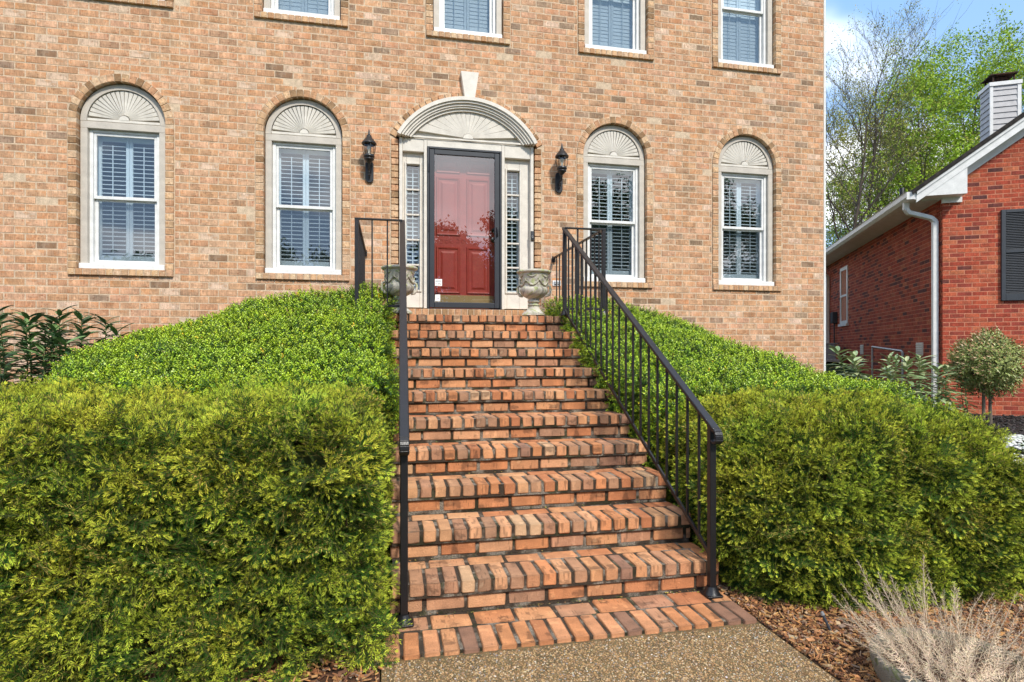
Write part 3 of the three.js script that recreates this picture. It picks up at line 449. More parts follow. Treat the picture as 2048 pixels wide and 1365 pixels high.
// ---------------------------------------------------------------- brick steps
const stepPal = [[P(204, 144, 100, 1.05), 20], [P(198, 132, 86, 1.05), 16], [P(210, 155, 112, 1.05), 14], [P(190, 122, 80, 1.05), 10], [P(188, 138, 104, 1.05), 10], [P(170, 127, 98, 1.05), 6], [P(212, 170, 128, 1.05), 5], [P(150, 112, 88, 1.05), 3]];
{
  const r = rng(1313), stairs = thing('brick_steps', 'flight of weathered orange brick steps up to the front door', 'steps', [0, 0, 0]);
  const wear = m => { for (let k = 0; k < m.p.length; k++) m.p[k] += (r() - 0.5) * (r() < 0.12 ? 0.012 : 0.0035); };   // knocked corners and uneven edges
  const bank = (w, h, d, n) => Array.from({ length: n }, () => { const m = new MB(); m.col = vary(chance(r, stepPal), r, 0.13); m.cbox(0, 0, 0, w, h, d, 0.0075, null, r() * 5, r() * 5); wear(m); return m.geo(); });
  const one = (w, h, d) => { const m = new MB(); m.col = vary(chance(r, stepPal), r, 0.13); m.cbox(0, 0, 0, w, h, d, 0.0075, null, r() * 5, r() * 5); return m.geo(); };
  const row = bank(0.0695, 0.068, 0.196, 36), prow = bank(0.0715, 0.06, 0.205, 14), str = bank(0.192, 0.067, 0.085, 28), trd = bank(0.192, 0.05, 0.100, 28), ptrd = bank(0.192, 0.05, 0.135, 12), pk = a => a[Math.floor(r() * a.length)];
  const brick = (name, geo, step, x, y, z) => { const o = put(new THREE.Mesh(geo, M.stepBrick), name, step); o.position.set(x + (r() - 0.5) * 0.003, y + (r() - 0.5) * 0.004, z + (r() - 0.5) * 0.007); o.rotation.set((r() - 0.5) * 0.02, (r() - 0.5) * 0.03, (r() - 0.5) * 0.016); if (r() < 0.5) o.rotation.y += Math.PI; return o; };
  const course = (name, step, x0, x1, off, y, z, geos, h, d) => { for (let a = x0 - off * 0.206; a < x1 - 0.02; a += 0.206) { const p = Math.max(a, x0), q = Math.min(a + 0.194, x1); if (q - p < 0.03) continue; brick(name, q - p > 0.19 ? pk(geos) : one(q - p, h, d), step, (p + q) / 2, y, z); } };
  for (let k = 0; k <= 10; k++) {
    const top = PADY + RISE * k, zn = k ? 4.50 - RUN * (k - 1) : 4.84, x0 = k ? SX0 : -0.034, x1 = k ? SX1 : 1.732, zr = zn - 0.022;
    const core = new MB(), back = k === 10 ? 0.02 : zn - 0.42;
    if (k) { core.box(x0 + 0.012, x1 - 0.012, top - RISE - 0.02, top - 0.078, back, zr - 0.006); core.box(x0 + 0.010, x1 - 0.010, top - 0.079, top - 0.006, back, zn - 0.007); }
    else core.box(x0 + 0.012, x1 - 0.012, -0.14, top - 0.006, back, zn - 0.008);
    if (k === 10) { core.box(-0.36, SX0 + 0.012, -0.1, top - 0.01, 0.02, 1.80); core.box(SX1 - 0.012, 2.14, -0.1, top - 0.01, 0.02, 1.80); }
    const step = core.mesh('step', M.stepMortar, stairs);
    const n = k ? 21 : 21, p = (x1 - x0) / n;
    const lo = k === 10 ? -4 : 0, hi = k === 10 ? n + 4 : n;
    for (let j = lo; j < hi; j++) brick('nosing_brick', pk(k ? row : prow), step, x0 + (j + 0.5) * p, k ? top - 0.034 : top - 0.03, k ? zn - 0.098 : zn - 0.1025);
    if (k) course('riser_brick', step, x0, x1, r(), top - 0.079 - 0.0385, zr - 0.0425, str, 0.067, 0.085);
    if (k < 10) course('tread_brick', step, x0, x1, r(), top - 0.027, k ? zn - 0.196 - 0.012 - 0.050 : zn - 0.205 - 0.012 - 0.0675, k ? trd : ptrd, 0.05, k ? 0.1 : 0.135);
    else for (let j = 0; j < 6; j++) course('tread_brick', step, -0.35, 2.13, r(), top - 0.027, zn - 0.245 - j * 0.21, [one(0.194, 0.05, 0.19), one(0.194, 0.05, 0.19), one(0.194, 0.05, 0.19)], 0.05, 0.19);
  }
}
// ---------------------------------------------------------------- iron railings
function beam(m, A, B, w, h, b = 0.003) { const d = B.clone().sub(A), L = d.length(); const Mx = new THREE.Matrix4(), z = d.normalize(), x = Math.abs(z.y) > 0.98 ? V(1, 0, 0) : V(0, 1, 0).cross(z).normalize(), y = z.clone().cross(x).normalize(); Mx.makeBasis(x, y, z); Mx.setPosition(A.clone().add(B).multiplyScalar(0.5)); m.cbox(0, 0, 0, w, h, L, b, Mx); }
function railing(label, xb, xt, xc) {
  const g = thing('iron_railing', label, 'railing', [xb, PADY, 4.555], 0, 'iron railings of the steps'), o = V(xb, PADY, 4.555), at = (x, y, z) => V(x, y, z).sub(o);
  const LY = PADY + RISE * 10, TOPY = 2.528, zt = 1.835, sgn = Math.sign(xc - xt);
  const mk = (name, fn) => { const m = new MB(); fn(m); return m.mesh(name, M.rail, g); };
  const post = (x, z, y0, y1, w = 0.036) => mk('post', m => beam(m, at(x, y0, z), at(x, y1, z), w, w, 0.004));
  const foot = (x, z, y) => mk('base_collar', m => { m.cbox(x - o.x, y + 0.006 - o.y, z - o.z, 0.09, 0.012, 0.09, 0.005); const B = [[0.044, 0.012], [0.034, 0.03], [0.028, 0.045], [0.026, 0.05]]; m.lathe(B.map(([r, h]) => [r, y + h - o.y]), x - o.x, z - o.z, 12); });
  const yAt = z => mixn(TOPY, 0.935, (z - zt) / (4.555 - zt)), bAt = z => mixn(LY + 0.055, 0.235, (z - zt) / (4.555 - zt)), xAt = z => mixn(xt, xb, (z - zt) / (4.555 - zt));
  post(xb, 4.555, PADY + 0.01, 0.928); foot(xb, 4.555, PADY); post(xt, zt, LY + 0.005, TOPY - 0.015); foot(xt, zt - 0.0, LY + 0.0); post(xc, zt, LY + 0.005, TOPY - 0.012); foot(xc, zt, LY);
  mk('handrail', m => {                                             // moulded cap with a curled lower end
    const line = [at(xt, TOPY + 0.004, zt - 0.03), at(xb, yAt(4.60), 4.60)]; const end = [V(0, yAt(4.60) - o.y, 4.60 - o.z)];
    beam(m, line[0], line[1], 0.048, 0.014, 0.006); const dn = V(0, -0.013, -0.004); beam(m, line[0].clone().add(dn), line[1].clone().add(dn), 0.036, 0.016, 0.004);
    const arc = [[0, 0], [0.016, -0.012], [0.026, -0.030], [0.027, -0.052], [0.016, -0.068], [-0.004, -0.070], [-0.020, -0.060]].map(([z, y]) => V(end[0].x, end[0].y + y, end[0].z + z));
    for (let k = 0; k < arc.length - 1; k++) { const d = arc[k + 1].clone().sub(arc[k]).multiplyScalar(0.12); beam(m, arc[k].clone().sub(d), arc[k + 1].clone().add(d), 0.047, 0.016, 0.006); } });
  mk('bottom_rail', m => beam(m, at(xt, bAt(zt), zt), at(xb, bAt(4.555), 4.555), 0.014, 0.026, 0.002));
  for (let k = 1; k < 21; k++) { const z = mixn(zt, 4.555, k / 21), x = xAt(z); mk('baluster', m => beam(m, at(x, bAt(z), z), at(x, yAt(z) - 0.014, z), 0.0135, 0.0135, 0.002)); }
  mk('landing_rail', m => beam(m, at(xt, TOPY - 0.004, zt), at(xc + sgn * 0.02, TOPY - 0.004, zt), 0.036, 0.016, 0.004)); mk('bottom_rail', m => beam(m, at(xt, LY + 0.07, zt), at(xc, LY + 0.07, zt), 0.014, 0.024, 0.002));
  mk('landing_rail', m => beam(m, at(xc, TOPY - 0.003, zt), at(xc, TOPY - 0.003, 0.045), 0.036, 0.017, 0.004)); mk('bottom_rail', m => beam(m, at(xc, LY + 0.068, zt), at(xc, LY + 0.068, 0.06), 0.014, 0.024, 0.002));
  const nb = 2; for (let k = 1; k <= nb; k++) { const x = mixn(xt, xc, k / (nb + 1)); mk('baluster', m => beam(m, at(x, LY + 0.07, zt), at(x, TOPY - 0.01, zt), 0.0135, 0.0135, 0.002)); }
  for (let k = 1; k < 14; k++) { const z = mixn(zt, 0.03, k / 14); mk('baluster', m => beam(m, at(xc, LY + 0.07, z), at(xc, TOPY - 0.012, z), 0.0135, 0.0135, 0.002)); }
  mk('wall_bracket', m => { m.cbox(xc - o.x, TOPY - 0.02 - o.y, 0.022 - o.z, 0.05, 0.08, 0.012, 0.004); beam(m, at(xc, TOPY - 0.055, 0.025), at(xc, TOPY - 0.012, 0.07), 0.012, 0.012, 0.002); });
}
railing('black iron railing on the left side of the brick steps, seen end on', 0.064, 0.112, -0.298);
railing('black iron railing with a curled end on the right side of the brick steps', 1.652, 1.676, 2.078);

// ---------------------------------------------------------------- stone urns
function urn(label, x, z, turn, sc) {
  const u = thing('garden_urn', label, 'urn', [x, PADY + RISE * 10 + 0.006, z], turn, 'stone urns on the landing');
  const H = 0.46, r = rng(Math.floor(x * 1000) + 5);
  { const m = new MB(); m.cbox(0, 0.009, 0, 0.215, 0.018, 0.215, 0.005);   // square foot that sweeps up into the stem
    const pr = [[0.104, 0.018], [0.094, 0.030], [0.078, 0.048], [0.064, 0.066], [0.055, 0.084], [0.050, 0.100], [0.060, 0.102], [0.060, 0.110], [0.046, 0.114], [0.046, 0.132], [0.062, 0.136], [0.064, 0.146], [0.056, 0.150], [0.056, 0.172], [0.060, 0.176]];
    m.lathe(pr, 0, 0, 32, (a, y) => y < 0.08 ? mixn(1 / Math.max(Math.abs(Math.cos(a)), Math.abs(Math.sin(a))), 1, sstep(0.02, 0.085, y)) : 1); m.mesh('pedestal', M.stone, u); }
  { const m = new MB(), pr = [[0.050, 0.170], [0.075, 0.178], [0.100, 0.192], [0.122, 0.212], [0.135, 0.236], [0.139, 0.258], [0.134, 0.272], [0.127, 0.282], [0.124, 0.300], [0.127, 0.330], [0.133, 0.365], [0.142, 0.400], [0.149, 0.420], [0.128, 0.424], [0.118, 0.38], [0.10, 0.33], [0.001, 0.32]];
    m.lathe(pr, 0, 0, 96, (a, y, rr) => 1 + (rr > 0.07 ? 0.022 * sstep(0.17, 0.20, y) * sstep(0.285, 0.262, y) * Math.pow(Math.abs(Math.sin(a * 11)), 0.7) : 0)); put(new THREE.Mesh(m.geo(true), M.stone), 'bowl', u); }
  { const m = new MB(), pr = [[0.140, 0.414], [0.156, 0.419], [0.168, 0.428], [0.171, 0.437], [0.168, 0.446], [0.156, 0.452], [0.140, 0.452], [0.128, 0.440], [0.124, 0.418]]; m.lathe(pr, 0, 0, 64, a => 1 + 0.012 * Math.abs(Math.sin(a * 22))); put(new THREE.Mesh(m.geo(true), M.stone), 'rim', u); }
  { const m = new MB(); for (let s = 0; s < 6; s++) { const a0 = s / 6 * 6.283, pts = [], rad = []; for (let t = 0; t <= 16; t++) { const f = t / 16, a = a0 + f * 1.047, y = 0.352 - 0.052 * Math.sin(f * Math.PI) + 0.004 * Math.sin(t * 2.4), rr = 0.1285 + Math.max(0, y - 0.31) * 0.14 + 0.004; pts.push(V(Math.cos(a) * rr, y, Math.sin(a) * rr)); rad.push(0.0055 + 0.0045 * Math.sin(f * Math.PI) + 0.002 * Math.sin(t * 2.1 + s)); } m.tube(pts, rad, 7);
      const c = V(Math.cos(a0) * 0.138, 0.358, Math.sin(a0) * 0.138); for (let q = 0; q < 6; q++) { const an = q / 6 * 6.28, d = V(-Math.sin(a0) * Math.cos(an) * 0.013, Math.sin(an) * 0.013, Math.cos(a0) * Math.cos(an) * 0.013); m.tube([c.clone(), c.clone().add(d)], [0.007, 0.004], 6); }
      const pts2 = []; for (let t = 0; t <= 8; t++) { const a = a0 + 0.52 + (t / 8 - 0.5) * 0.55, y = 0.398 - 0.018 * Math.sin(t / 8 * Math.PI); pts2.push(V(Math.cos(a) * 0.143, y, Math.sin(a) * 0.143)); } m.tube(pts2, 0.004, 6); }
    m.mesh('garland', M.stone, u); }
  for (const s of [-1, 1]) { const m = new MB(), pts = [[0.110, 0.198], [0.140, 0.205], [0.160, 0.232], [0.166, 0.264], [0.160, 0.292], [0.146, 0.304], [0.132, 0.296], [0.130, 0.282]].map(([x2, y]) => V(s * x2, y, 0)); m.tube(pts, [0.014, 0.015, 0.014, 0.013, 0.012, 0.012, 0.010, 0.009], 8); m.mesh('handle', M.stone, u); }
  u.scale.setScalar(sc);
}
urn('weathered pale stone urn on the landing left of the red door', 0.088, 1.66, 0.12, 1.0);
urn('weathered pale stone urn on the landing between the red door and the right railing', 1.408, 1.66, -0.35, 1.0);

// ---------------------------------------------------------------- wall lanterns
function lantern(label, x, y) {
  const l = thing('wall_lantern', label, 'lantern', [x, y, 0.002], 0, 'black carriage lanterns beside the door'), zc = 0.15;
  { const m = new MB(), sh = new THREE.Shape(); sh.absarc(0, 0.215, 0.043, 0, Math.PI, false); sh.absarc(0, 0.043, 0.043, Math.PI, 2 * Math.PI, false); sh.closePath(); const g = new THREE.ExtrudeGeometry(sh, { depth: 0.012, bevelEnabled: true, bevelSize: 0.006, bevelThickness: 0.006, bevelSegments: 3, curveSegments: 16 }); g.translate(0, 0, 0.008); put(new THREE.Mesh(g, M.black), 'backplate', l); }
  { const m = new MB(); const pts = []; for (let t = 0; t <= 18; t++) { const a = t / 18; pts.push(V(0, 0.085 + 0.10 * a + 0.028 * Math.sin(a * 6.28), 0.02 + (zc - 0.02) * Math.pow(a, 0.8))); } m.tube(pts, pts.map((_, k) => 0.013 - 0.003 * Math.sin(k / 18 * 3.14)), 8);
    const sc = []; for (let t = 0; t <= 20; t++) { const a = t / 20 * 7.2, rr = 0.034 * (1 - t / 26); sc.push(V(0, 0.10 + Math.sin(a) * rr, 0.075 + Math.cos(a) * rr)); } m.tube(sc, 0.007, 7); for (const [yy, zz, rr] of [[0.115, 0.045, 0.015], [0.078, 0.07, 0.017], [0.052, 0.05, 0.013]]) m.lathe([[0.001, yy - rr], [rr * 0.7, yy - rr * 0.7], [rr, yy], [rr * 0.7, yy + rr * 0.7], [0.001, yy + rr]], 0, zz, 12); m.mesh('scroll_arm', M.black, l); }
  { const m = new MB(); m.lathe([[0.001, 0.190], [0.020, 0.194], [0.030, 0.205], [0.042, 0.222], [0.056, 0.232], [0.060, 0.240], [0.050, 0.246], [0.050, 0.256], [0.064, 0.262], [0.066, 0.274], [0.060, 0.290], [0.056, 0.292], [0.054, 0.28], [0.001, 0.276]], 0, zc, 24); m.mesh('cup', M.black, l); }
  const prof = [[0.058, 0.288], [0.066, 0.305], [0.073, 0.335], [0.077, 0.365], [0.075, 0.395], [0.069, 0.418]];
  for (let k = 0; k < 6; k++) { const m = new MB(), a0 = k / 6 * 6.2832 + 0.26, a1 = a0 + 1.0472; for (let j = 0; j < prof.length - 1; j++) { const q = (a, [r, y2]) => [Math.cos(a) * r, y2, zc + Math.sin(a) * r]; m.quad(q(a0, prof[j]), q(a0, prof[j + 1]), q(a1, prof[j + 1]), q(a1, prof[j])); } m.mesh('glass_panel', M.lampGlass, l); }
  { const m = new MB(); for (let k = 0; k < 6; k++) { const a = k / 6 * 6.2832 + 0.26; m.tube(prof.map(([r, y2]) => V(Math.cos(a) * (r + 0.001), y2, zc + Math.sin(a) * (r + 0.001))), 0.0035, 5); } m.mesh('rib', M.black, l); }
  { const m = new MB(); m.lathe([[0.070, 0.412], [0.086, 0.414], [0.090, 0.424], [0.086, 0.434], [0.078, 0.440], [0.070, 0.455], [0.052, 0.478], [0.036, 0.498], [0.030, 0.510], [0.030, 0.518], [0.001, 0.52]], 0, zc, 12); m.mesh('cap', M.black, l); }
  { const m = new MB(); m.lathe([[0.026, 0.514], [0.028, 0.522], [0.014, 0.530], [0.017, 0.542], [0.011, 0.552], [0.013, 0.562], [0.008, 0.574], [0.009, 0.580], [0.004, 0.594], [0.001, 0.602]], 0, zc, 14); m.mesh('finial', M.black, l); }
  { const m = new MB(); m.lathe([[0.014, 0.28], [0.014, 0.33], [0.017, 0.345], [0.026, 0.365], [0.027, 0.38], [0.018, 0.40], [0.001, 0.405]], 0, zc, 14); m.mesh('bulb', std({ color: C([0.78, 0.76, 0.70]), roughness: 0.3 }), l); }
}
lantern('black carriage lantern on the brick wall left of the red front door', -0.246, 3.372);
lantern('black carriage lantern on the brick wall right of the red front door', 2.150, 3.380);
{ const d = thing('doorbell', 'small black video doorbell on the right door trim', 'doorbell', [1.797, 2.805, -0.003]); const m = new MB(); m.cbox(0, 0, 0.011, 0.046, 0.122, 0.022, 0.006); m.mesh('case', M.black, d); const f = new MB(); f.cbox(-0.001, 0.024, 0.0225, 0.030, 0.048, 0.003, 0.001); f.mesh('lens_plate', M.slate, d); const t = new THREE.Mesh(new THREE.TorusGeometry(0.0105, 0.003, 8, 20), M.galv); t.position.set(0, -0.014, 0.023); put(t, 'button', d); }
{ const d = thing('outlet_cover', 'small white outlet cover with two flaps on the brick wall', 'outlet', [2.122, 2.202, 0.0]); const m = new MB(); m.cbox(0, 0, 0.008, 0.112, 0.070, 0.012, 0.003); m.mesh('plate', M.trimWhite, d); for (const s of [-1, 1]) { const f = new MB(); f.cbox(s * 0.025 + 0.004, 0.002, 0.020, 0.036, 0.040, 0.012, 0.004); f.mesh('flap', M.galv, d); const h = new MB(); h.cbox(s * 0.025 + 0.004, -0.021, 0.016, 0.018, 0.008, 0.010, 0.002); h.mesh('latch', M.slate, d); } }

{ // leaf bits and moss tufts caught in the joints of the steps
  const r = rng(640), list = [], q = new THREE.Quaternion(), e = new THREE.Euler(), g = new MB(); g.tri([-0.5, 0, 0], [0, 0.08, 0.5], [0.5, 0, 0]); g.tri([-0.5, 0, 0], [0.5, 0, 0], [0, 0.05, -0.5]);
  const pal = [[[0.36, 0.30, 0.06], 3], [[0.30, 0.15, 0.06], 3], [[0.14, 0.18, 0.04], 4], [[0.45, 0.36, 0.22], 1.5]];
  for (let k = 0; k < 420; k++) { const s = Math.floor(Math.pow(r(), 1.6) * 9.99), top = PADY + RISE * s, zr = 4.478 - RUN * s, x = SX0 + 0.02 + r() * 1.7; e.set((r() - 0.5) * 0.7, r() * 6.3, (r() - 0.5) * 0.7); q.setFromEuler(e); const w = 0.006 + 0.014 * r() * r(); list.push({ m: new THREE.Matrix4().compose(V(x, top + 0.004, zr + 0.004 + 0.05 * r() * r()), q, V(w, w, w * (0.35 + 0.5 * r()))), c: vary(chance(r, pal), r, 0.4) }); }
  tag(copies('leaf_litter', g.geo(), M.chip, list, scene), 'scattered leaf bits and moss in the joints of the brick steps', 'leaf litter');
}
// ---------------------------------------------------------------- the neighbouring red brick house
{
  const nb = thing('neighbour_house', 'low red brick house with white gable trim on the right', 'house', [8.584, 0, -0.362], -27.9 * Math.PI / 180);
  const r = rng(555), NC = 0.0685, NL = 0.2035, NJ = 0.0105, G0 = 0.0;
  const redPal = [[P(198, 90, 62, 0.98), 20], [P(190, 81, 56, 0.98), 16], [P(206, 104, 72, 0.98), 10], [P(174, 76, 58, 0.98), 8], [P(128, 66, 58, 0.98), 6], [P(108, 62, 60, 0.98), 4], [P(212, 122, 84, 0.98), 2]];
  const roofY = x => 4.215 + 0.725 * x;
  const s = new THREE.Shape(); s.moveTo(0.012, G0); s.lineTo(8, G0); s.lineTo(8, 3.8); s.lineTo(4, 7.0); s.lineTo(0.012, 3.85); s.closePath();
  const fg = new THREE.ExtrudeGeometry(s, { depth: 0.2, bevelEnabled: false }); fg.translate(0, 0, -0.2025); const fw = put(new THREE.Mesh(fg, M.redMortar), 'front_wall', nb);
  const sm = new MB(); sm.box(0.0025, 0.2, G0, 3.8, -11, -0.215); const sw = sm.mesh('side_wall', M.redMortar, nb); { const b = new MB(); b.box(7.8, 8, G0, 3.8, -11, -0.22); b.box(0.2, 7.8, G0, 3.8, -11, -10.8); b.mesh('rear_wall', M.redMortar, nb); }
  const vars = []; for (let k = 0; k < 30; k++) { const m = new MB(); m.col = vary(chance(r, redPal), r, 0.16); m.cbox(0, 0, 0, NL - NJ, NC - NJ, 0.06, 0.003, null, r() * 5, r() * 5); vars.push(m.geo()); }
  const rest = new MB(); let solo = 0; const Mx = new THREE.Matrix4();
  for (let c = 0; c < 84; c++) { const y = 0.13 + (c + 0.5) * NC, x1 = 2.4, xs = Math.max(0, (y - 4.0) / 0.72);
    for (let n = -1; ; n++) { let a = n * NL + (c % 2) * NL / 2 - (c % 2 ? 0.0 : 0) , b = a + NL; if (a >= x1) break; a = Math.max(a, xs); if (b - a < 0.03) continue; if (c % 2 && a === 0) { } const w = b - a - NJ, x = (a + b) / 2 - NJ / 2 + 0.003;
      if (w > NL - NJ - 0.002 && y > 0.3 && y < 4.4 && x < 1.25 && solo < 300) { solo++; const o = put(new THREE.Mesh(vars[Math.floor(r() * 30)], M.wallBrick), 'brick', fw); o.position.set(x, y, -0.0295 + (r() - 0.5) * 0.003); o.rotation.z = (r() - 0.5) * 0.008; }
      else { Mx.makeTranslation(x, y, -0.0295 + (r() - 0.5) * 0.003); rest.col = vary(chance(r, redPal), r, 0.16); rest.cbox(0, 0, 0, w, NC - NJ, 0.06, 0.003, Mx, r() * 5, r() * 5); } } }
  rest.mesh('bricks', M.wallBrick, fw, 'stuff');
  const sb = new MB(), Ry = new THREE.Matrix4().makeRotationY(-Math.PI / 2);
  for (let c = 0; c < 53; c++) { const y = 0.13 + (c + 0.5) * NC; for (let n = 0; n < 52; n++) { const z = -(n * NL + (c % 2) * NL / 2 + NL / 2) + 0.0; if (y > 2.02 && y < 3.46 && z < -5.4 && z > -6.25) continue; Mx.makeTranslation(0.0305 - 0.001 + (r() - 0.5) * 0.003, y, z).multiply(Ry); sb.col = vary(chance(r, redPal), r, 0.16); sb.cbox(0, 0, 0, NL - NJ, NC - NJ, 0.06, 0.003, Mx, r() * 5, r() * 5); } }
  sb.mesh('bricks', M.wallBrick, sw, 'stuff');
  // roof, rake and cornice return
  { const prof = [[-0.50, roofY(-0.50)], [4, roofY(4)], [8.5, roofY(-0.5)], [8.5, roofY(-0.5) + 0.075], [4, roofY(4) + 0.085], [-0.50, roofY(-0.5) + 0.075]]; const sh = new THREE.Shape(prof.map(p => new THREE.Vector2(p[0], p[1] - 0.075))); const g = new THREE.ExtrudeGeometry(sh, { depth: 11.6, bevelEnabled: false }); g.translate(0, 0, -11.3); put(new THREE.Mesh(g, M.shingle), 'roof', nb); }
  const rake = (name, top, hgt, z0, z1, x0 = -0.44, x1 = 4) => { const sh = new THREE.Shape([[x0, roofY(x0) - top - hgt], [x1, roofY(x1) - top - hgt], [x1, roofY(x1) - top], [x0, roofY(x0) - top]].map(p => new THREE.Vector2(...p))); const g = new THREE.ExtrudeGeometry(sh, { depth: z1 - z0, bevelEnabled: false }); g.translate(0, 0, z0); put(new THREE.Mesh(g, M.trimWhite), name, nb); };
  rake('rake_board', 0.078, 0.165, 0.225, 0.26); rake('rake_moulding', 0.078, 0.045, 0.26, 0.285); rake('rake_soffit', 0.215, 0.02, 0.0, 0.225, 0.05); rake('frieze_board', 0.238, 0.135, -0.005, 0.028, 0.15);
  { const sh = new THREE.Shape([[-0.44, 3.745], [0.24, 3.745], [0.24, roofY(0.24) - 0.245], [-0.10, roofY(-0.1) - 0.245], [-0.44, 3.86]].map(p => new THREE.Vector2(...p))); const g = new THREE.ExtrudeGeometry(sh, { depth: 0.262, bevelEnabled: false }); g.translate(0, 0, -0.01); put(new THREE.Mesh(g, M.trimWhite), 'cornice_return', nb); const m = new MB(); m.box(-0.005, 0.26, 3.665, 3.744, -0.02, 0.03); m.mesh('frieze_board', M.trimWhite, nb); }
  { const m = new MB(); m.box(-0.43, 0.04, 3.735, 3.76, -11, -0.012); m.mesh('soffit', M.trimWhite, nb); const f = new MB(); f.box(-0.465, -0.43, 3.70, 3.83, -11.2, 0.25); f.mesh('fascia', M.trimWhite, nb); }
  { const m = new MB(); const pr = [[-0.466, 3.70], [-0.53, 3.70], [-0.575, 3.745], [-0.58, 3.815], [-0.595, 3.825], [-0.572, 3.826], [-0.568, 3.75], [-0.528, 3.708], [-0.466, 3.708]]; for (let k = 0; k < pr.length - 1; k++) m.quad([pr[k][0], pr[k][1], 0.26], [pr[k + 1][0], pr[k + 1][1], 0.26], [pr[k + 1][0], pr[k + 1][1], -11.2], [pr[k][0], pr[k][1], -11.2]); m.box(-0.575, -0.466, 3.705, 3.82, 0.255, 0.262); m.mesh('gutter', M.trimWhite, nb); }
  const spout = (z, y0) => { const m = new MB(), pts = [[-0.50, 3.71, z + 0.10], [-0.50, 3.60, z + 0.10], [-0.46, 3.55, z + 0.09], [-0.12, 3.46, z + 0.01], [-0.062, 3.40, z], [-0.062, y0, z]].map(p => V(...p)); for (let k = 0; k < pts.length - 1; k++) { const d = pts[k + 1].clone().sub(pts[k]).normalize().multiplyScalar(0.012); beam(m, pts[k].clone().sub(d), pts[k + 1].clone().add(d), 0.085, 0.070, 0.012); } m.mesh('downspout', M.trimWhite, nb); };
  spout(-0.10, 0.28); spout(-7.3, 0.9);
  // side window, vents, meter box
  { const m = new MB(); for (const [a, b, y, y2] of [[-6.16, -6.08, 2.02, 3.46], [-5.54, -5.46, 2.02, 3.46], [-6.08, -5.54, 3.38, 3.46], [-6.08, -5.54, 2.02, 2.10], [-6.08, -5.54, 2.71, 2.76]]) m.box(-0.02, 0.07, y, y2, a, b); m.box(-0.06, 0.05, 1.96, 2.02, -6.20, -5.42); const w = m.mesh('window', M.trimWhite, nb); for (const [y, y2] of [[2.10, 2.71], [2.76, 3.38]]) { const g = new THREE.PlaneGeometry(0.54, y2 - y); g.rotateY(-Math.PI / 2); g.translate(0.02, (y + y2) / 2, -5.81); put(new THREE.Mesh(g, std({ color: C([0.10, 0.12, 0.15]), roughness: 0.08 })), 'pane', w); } }
  for (const [z, w] of [[-0.90, 0.30], [-4.28, 0.24]]) { const m = new MB(); m.box(-0.012, 0.03, 1.25, 1.47, z - w / 2, z + w / 2); const v = m.mesh('crawl_vent', M.trim, nb); for (let k = 0; k < 5; k++) { const q = new MB(); q.cbox(-0.016, 1.28 + k * 0.04, z, 0.012, 0.016, w - 0.03, 0.003); q.mesh('vent_slat', M.trimWhite, v); } }
  { const m = new MB(); m.cbox(-0.06, 2.22, -6.62, 0.12, 0.30, 0.26, 0.01); m.tube([V(-0.05, 2.07, -6.62), V(-0.05, 1.6, -6.62), V(-0.07, 1.35, -6.5), V(-0.2, 1.15, -6.3)], 0.016, 7); m.mesh('meter_box', M.slate, nb); }
  // louvred shutter on the front wall
  { const m = new MB(), B = (x0, x1, y0, y1) => m.cbox((x0 + x1) / 2, (y0 + y1) / 2, 0.021, x1 - x0, y1 - y0, 0.038, 0.004); B(0.775, 0.832, 2.10, 3.505); B(1.19, 1.247, 2.10, 3.505); B(0.832, 1.19, 3.455, 3.505); B(0.832, 1.19, 2.10, 2.205); B(0.832, 1.19, 2.835, 2.885); const sh = m.mesh('shutter', M.slate, nb); const bk = new MB(); bk.box(0.832, 1.19, 2.205, 3.455, 0.003, 0.008); bk.mesh('shutter_back', M.slate, sh);
    const g = new MB(); g.cbox(0, 0, 0, 0.357, 0.026, 0.006, 0.002, new THREE.Matrix4().makeRotationX(-0.75)); const gg = g.geo(); for (const [a, b] of [[2.205, 2.835], [2.885, 3.455]]) for (let y = a + 0.014; y < b - 0.008; y += 0.0258) { const o = put(new THREE.Mesh(gg, M.slate), 'slat', sh); o.position.set(1.011, y, 0.024); } }
  // siding-clad chimney
  { const X0 = 2.353, X1 = 2.90, Z1 = -4.013, Z0 = -4.49, TOP = 7.0; const m = new MB(); m.box(X0 + 0.02, X1 - 0.02, 5.4, TOP, Z0 + 0.02, Z1 - 0.02); const ch = m.mesh('chimney', M.siding, nb);
    for (let k = 0; k < 12; k++) { const y = TOP - 0.12 - k * 0.12; if (y < 5.4) break; const A = new MB(); A.quad([X0 + 0.05, y, Z1 + 0.004], [X1 - 0.06, y, Z1 + 0.004], [X1 - 0.06, y + 0.117, Z1 - 0.012], [X0 + 0.05, y + 0.117, Z1 - 0.012]); A.quad([X0 + 0.05, y, Z1 - 0.018], [X1 - 0.06, y, Z1 - 0.018], [X1 - 0.06, y, Z1 + 0.004], [X0 + 0.05, y, Z1 + 0.004]); A.mesh('siding_board', M.siding, ch); const D = new MB(); D.quad([X0 - 0.004, y, Z0 + 0.03], [X0 - 0.004, y, Z1 - 0.02], [X0 + 0.012, y + 0.117, Z1 - 0.02], [X0 + 0.012, y + 0.117, Z0 + 0.03]); D.quad([X0 + 0.018, y, Z0 + 0.03], [X0 + 0.018, y, Z1 - 0.02], [X0 - 0.004, y, Z1 - 0.02], [X0 - 0.004, y, Z0 + 0.03]); D.mesh('siding_board', M.siding, ch); }
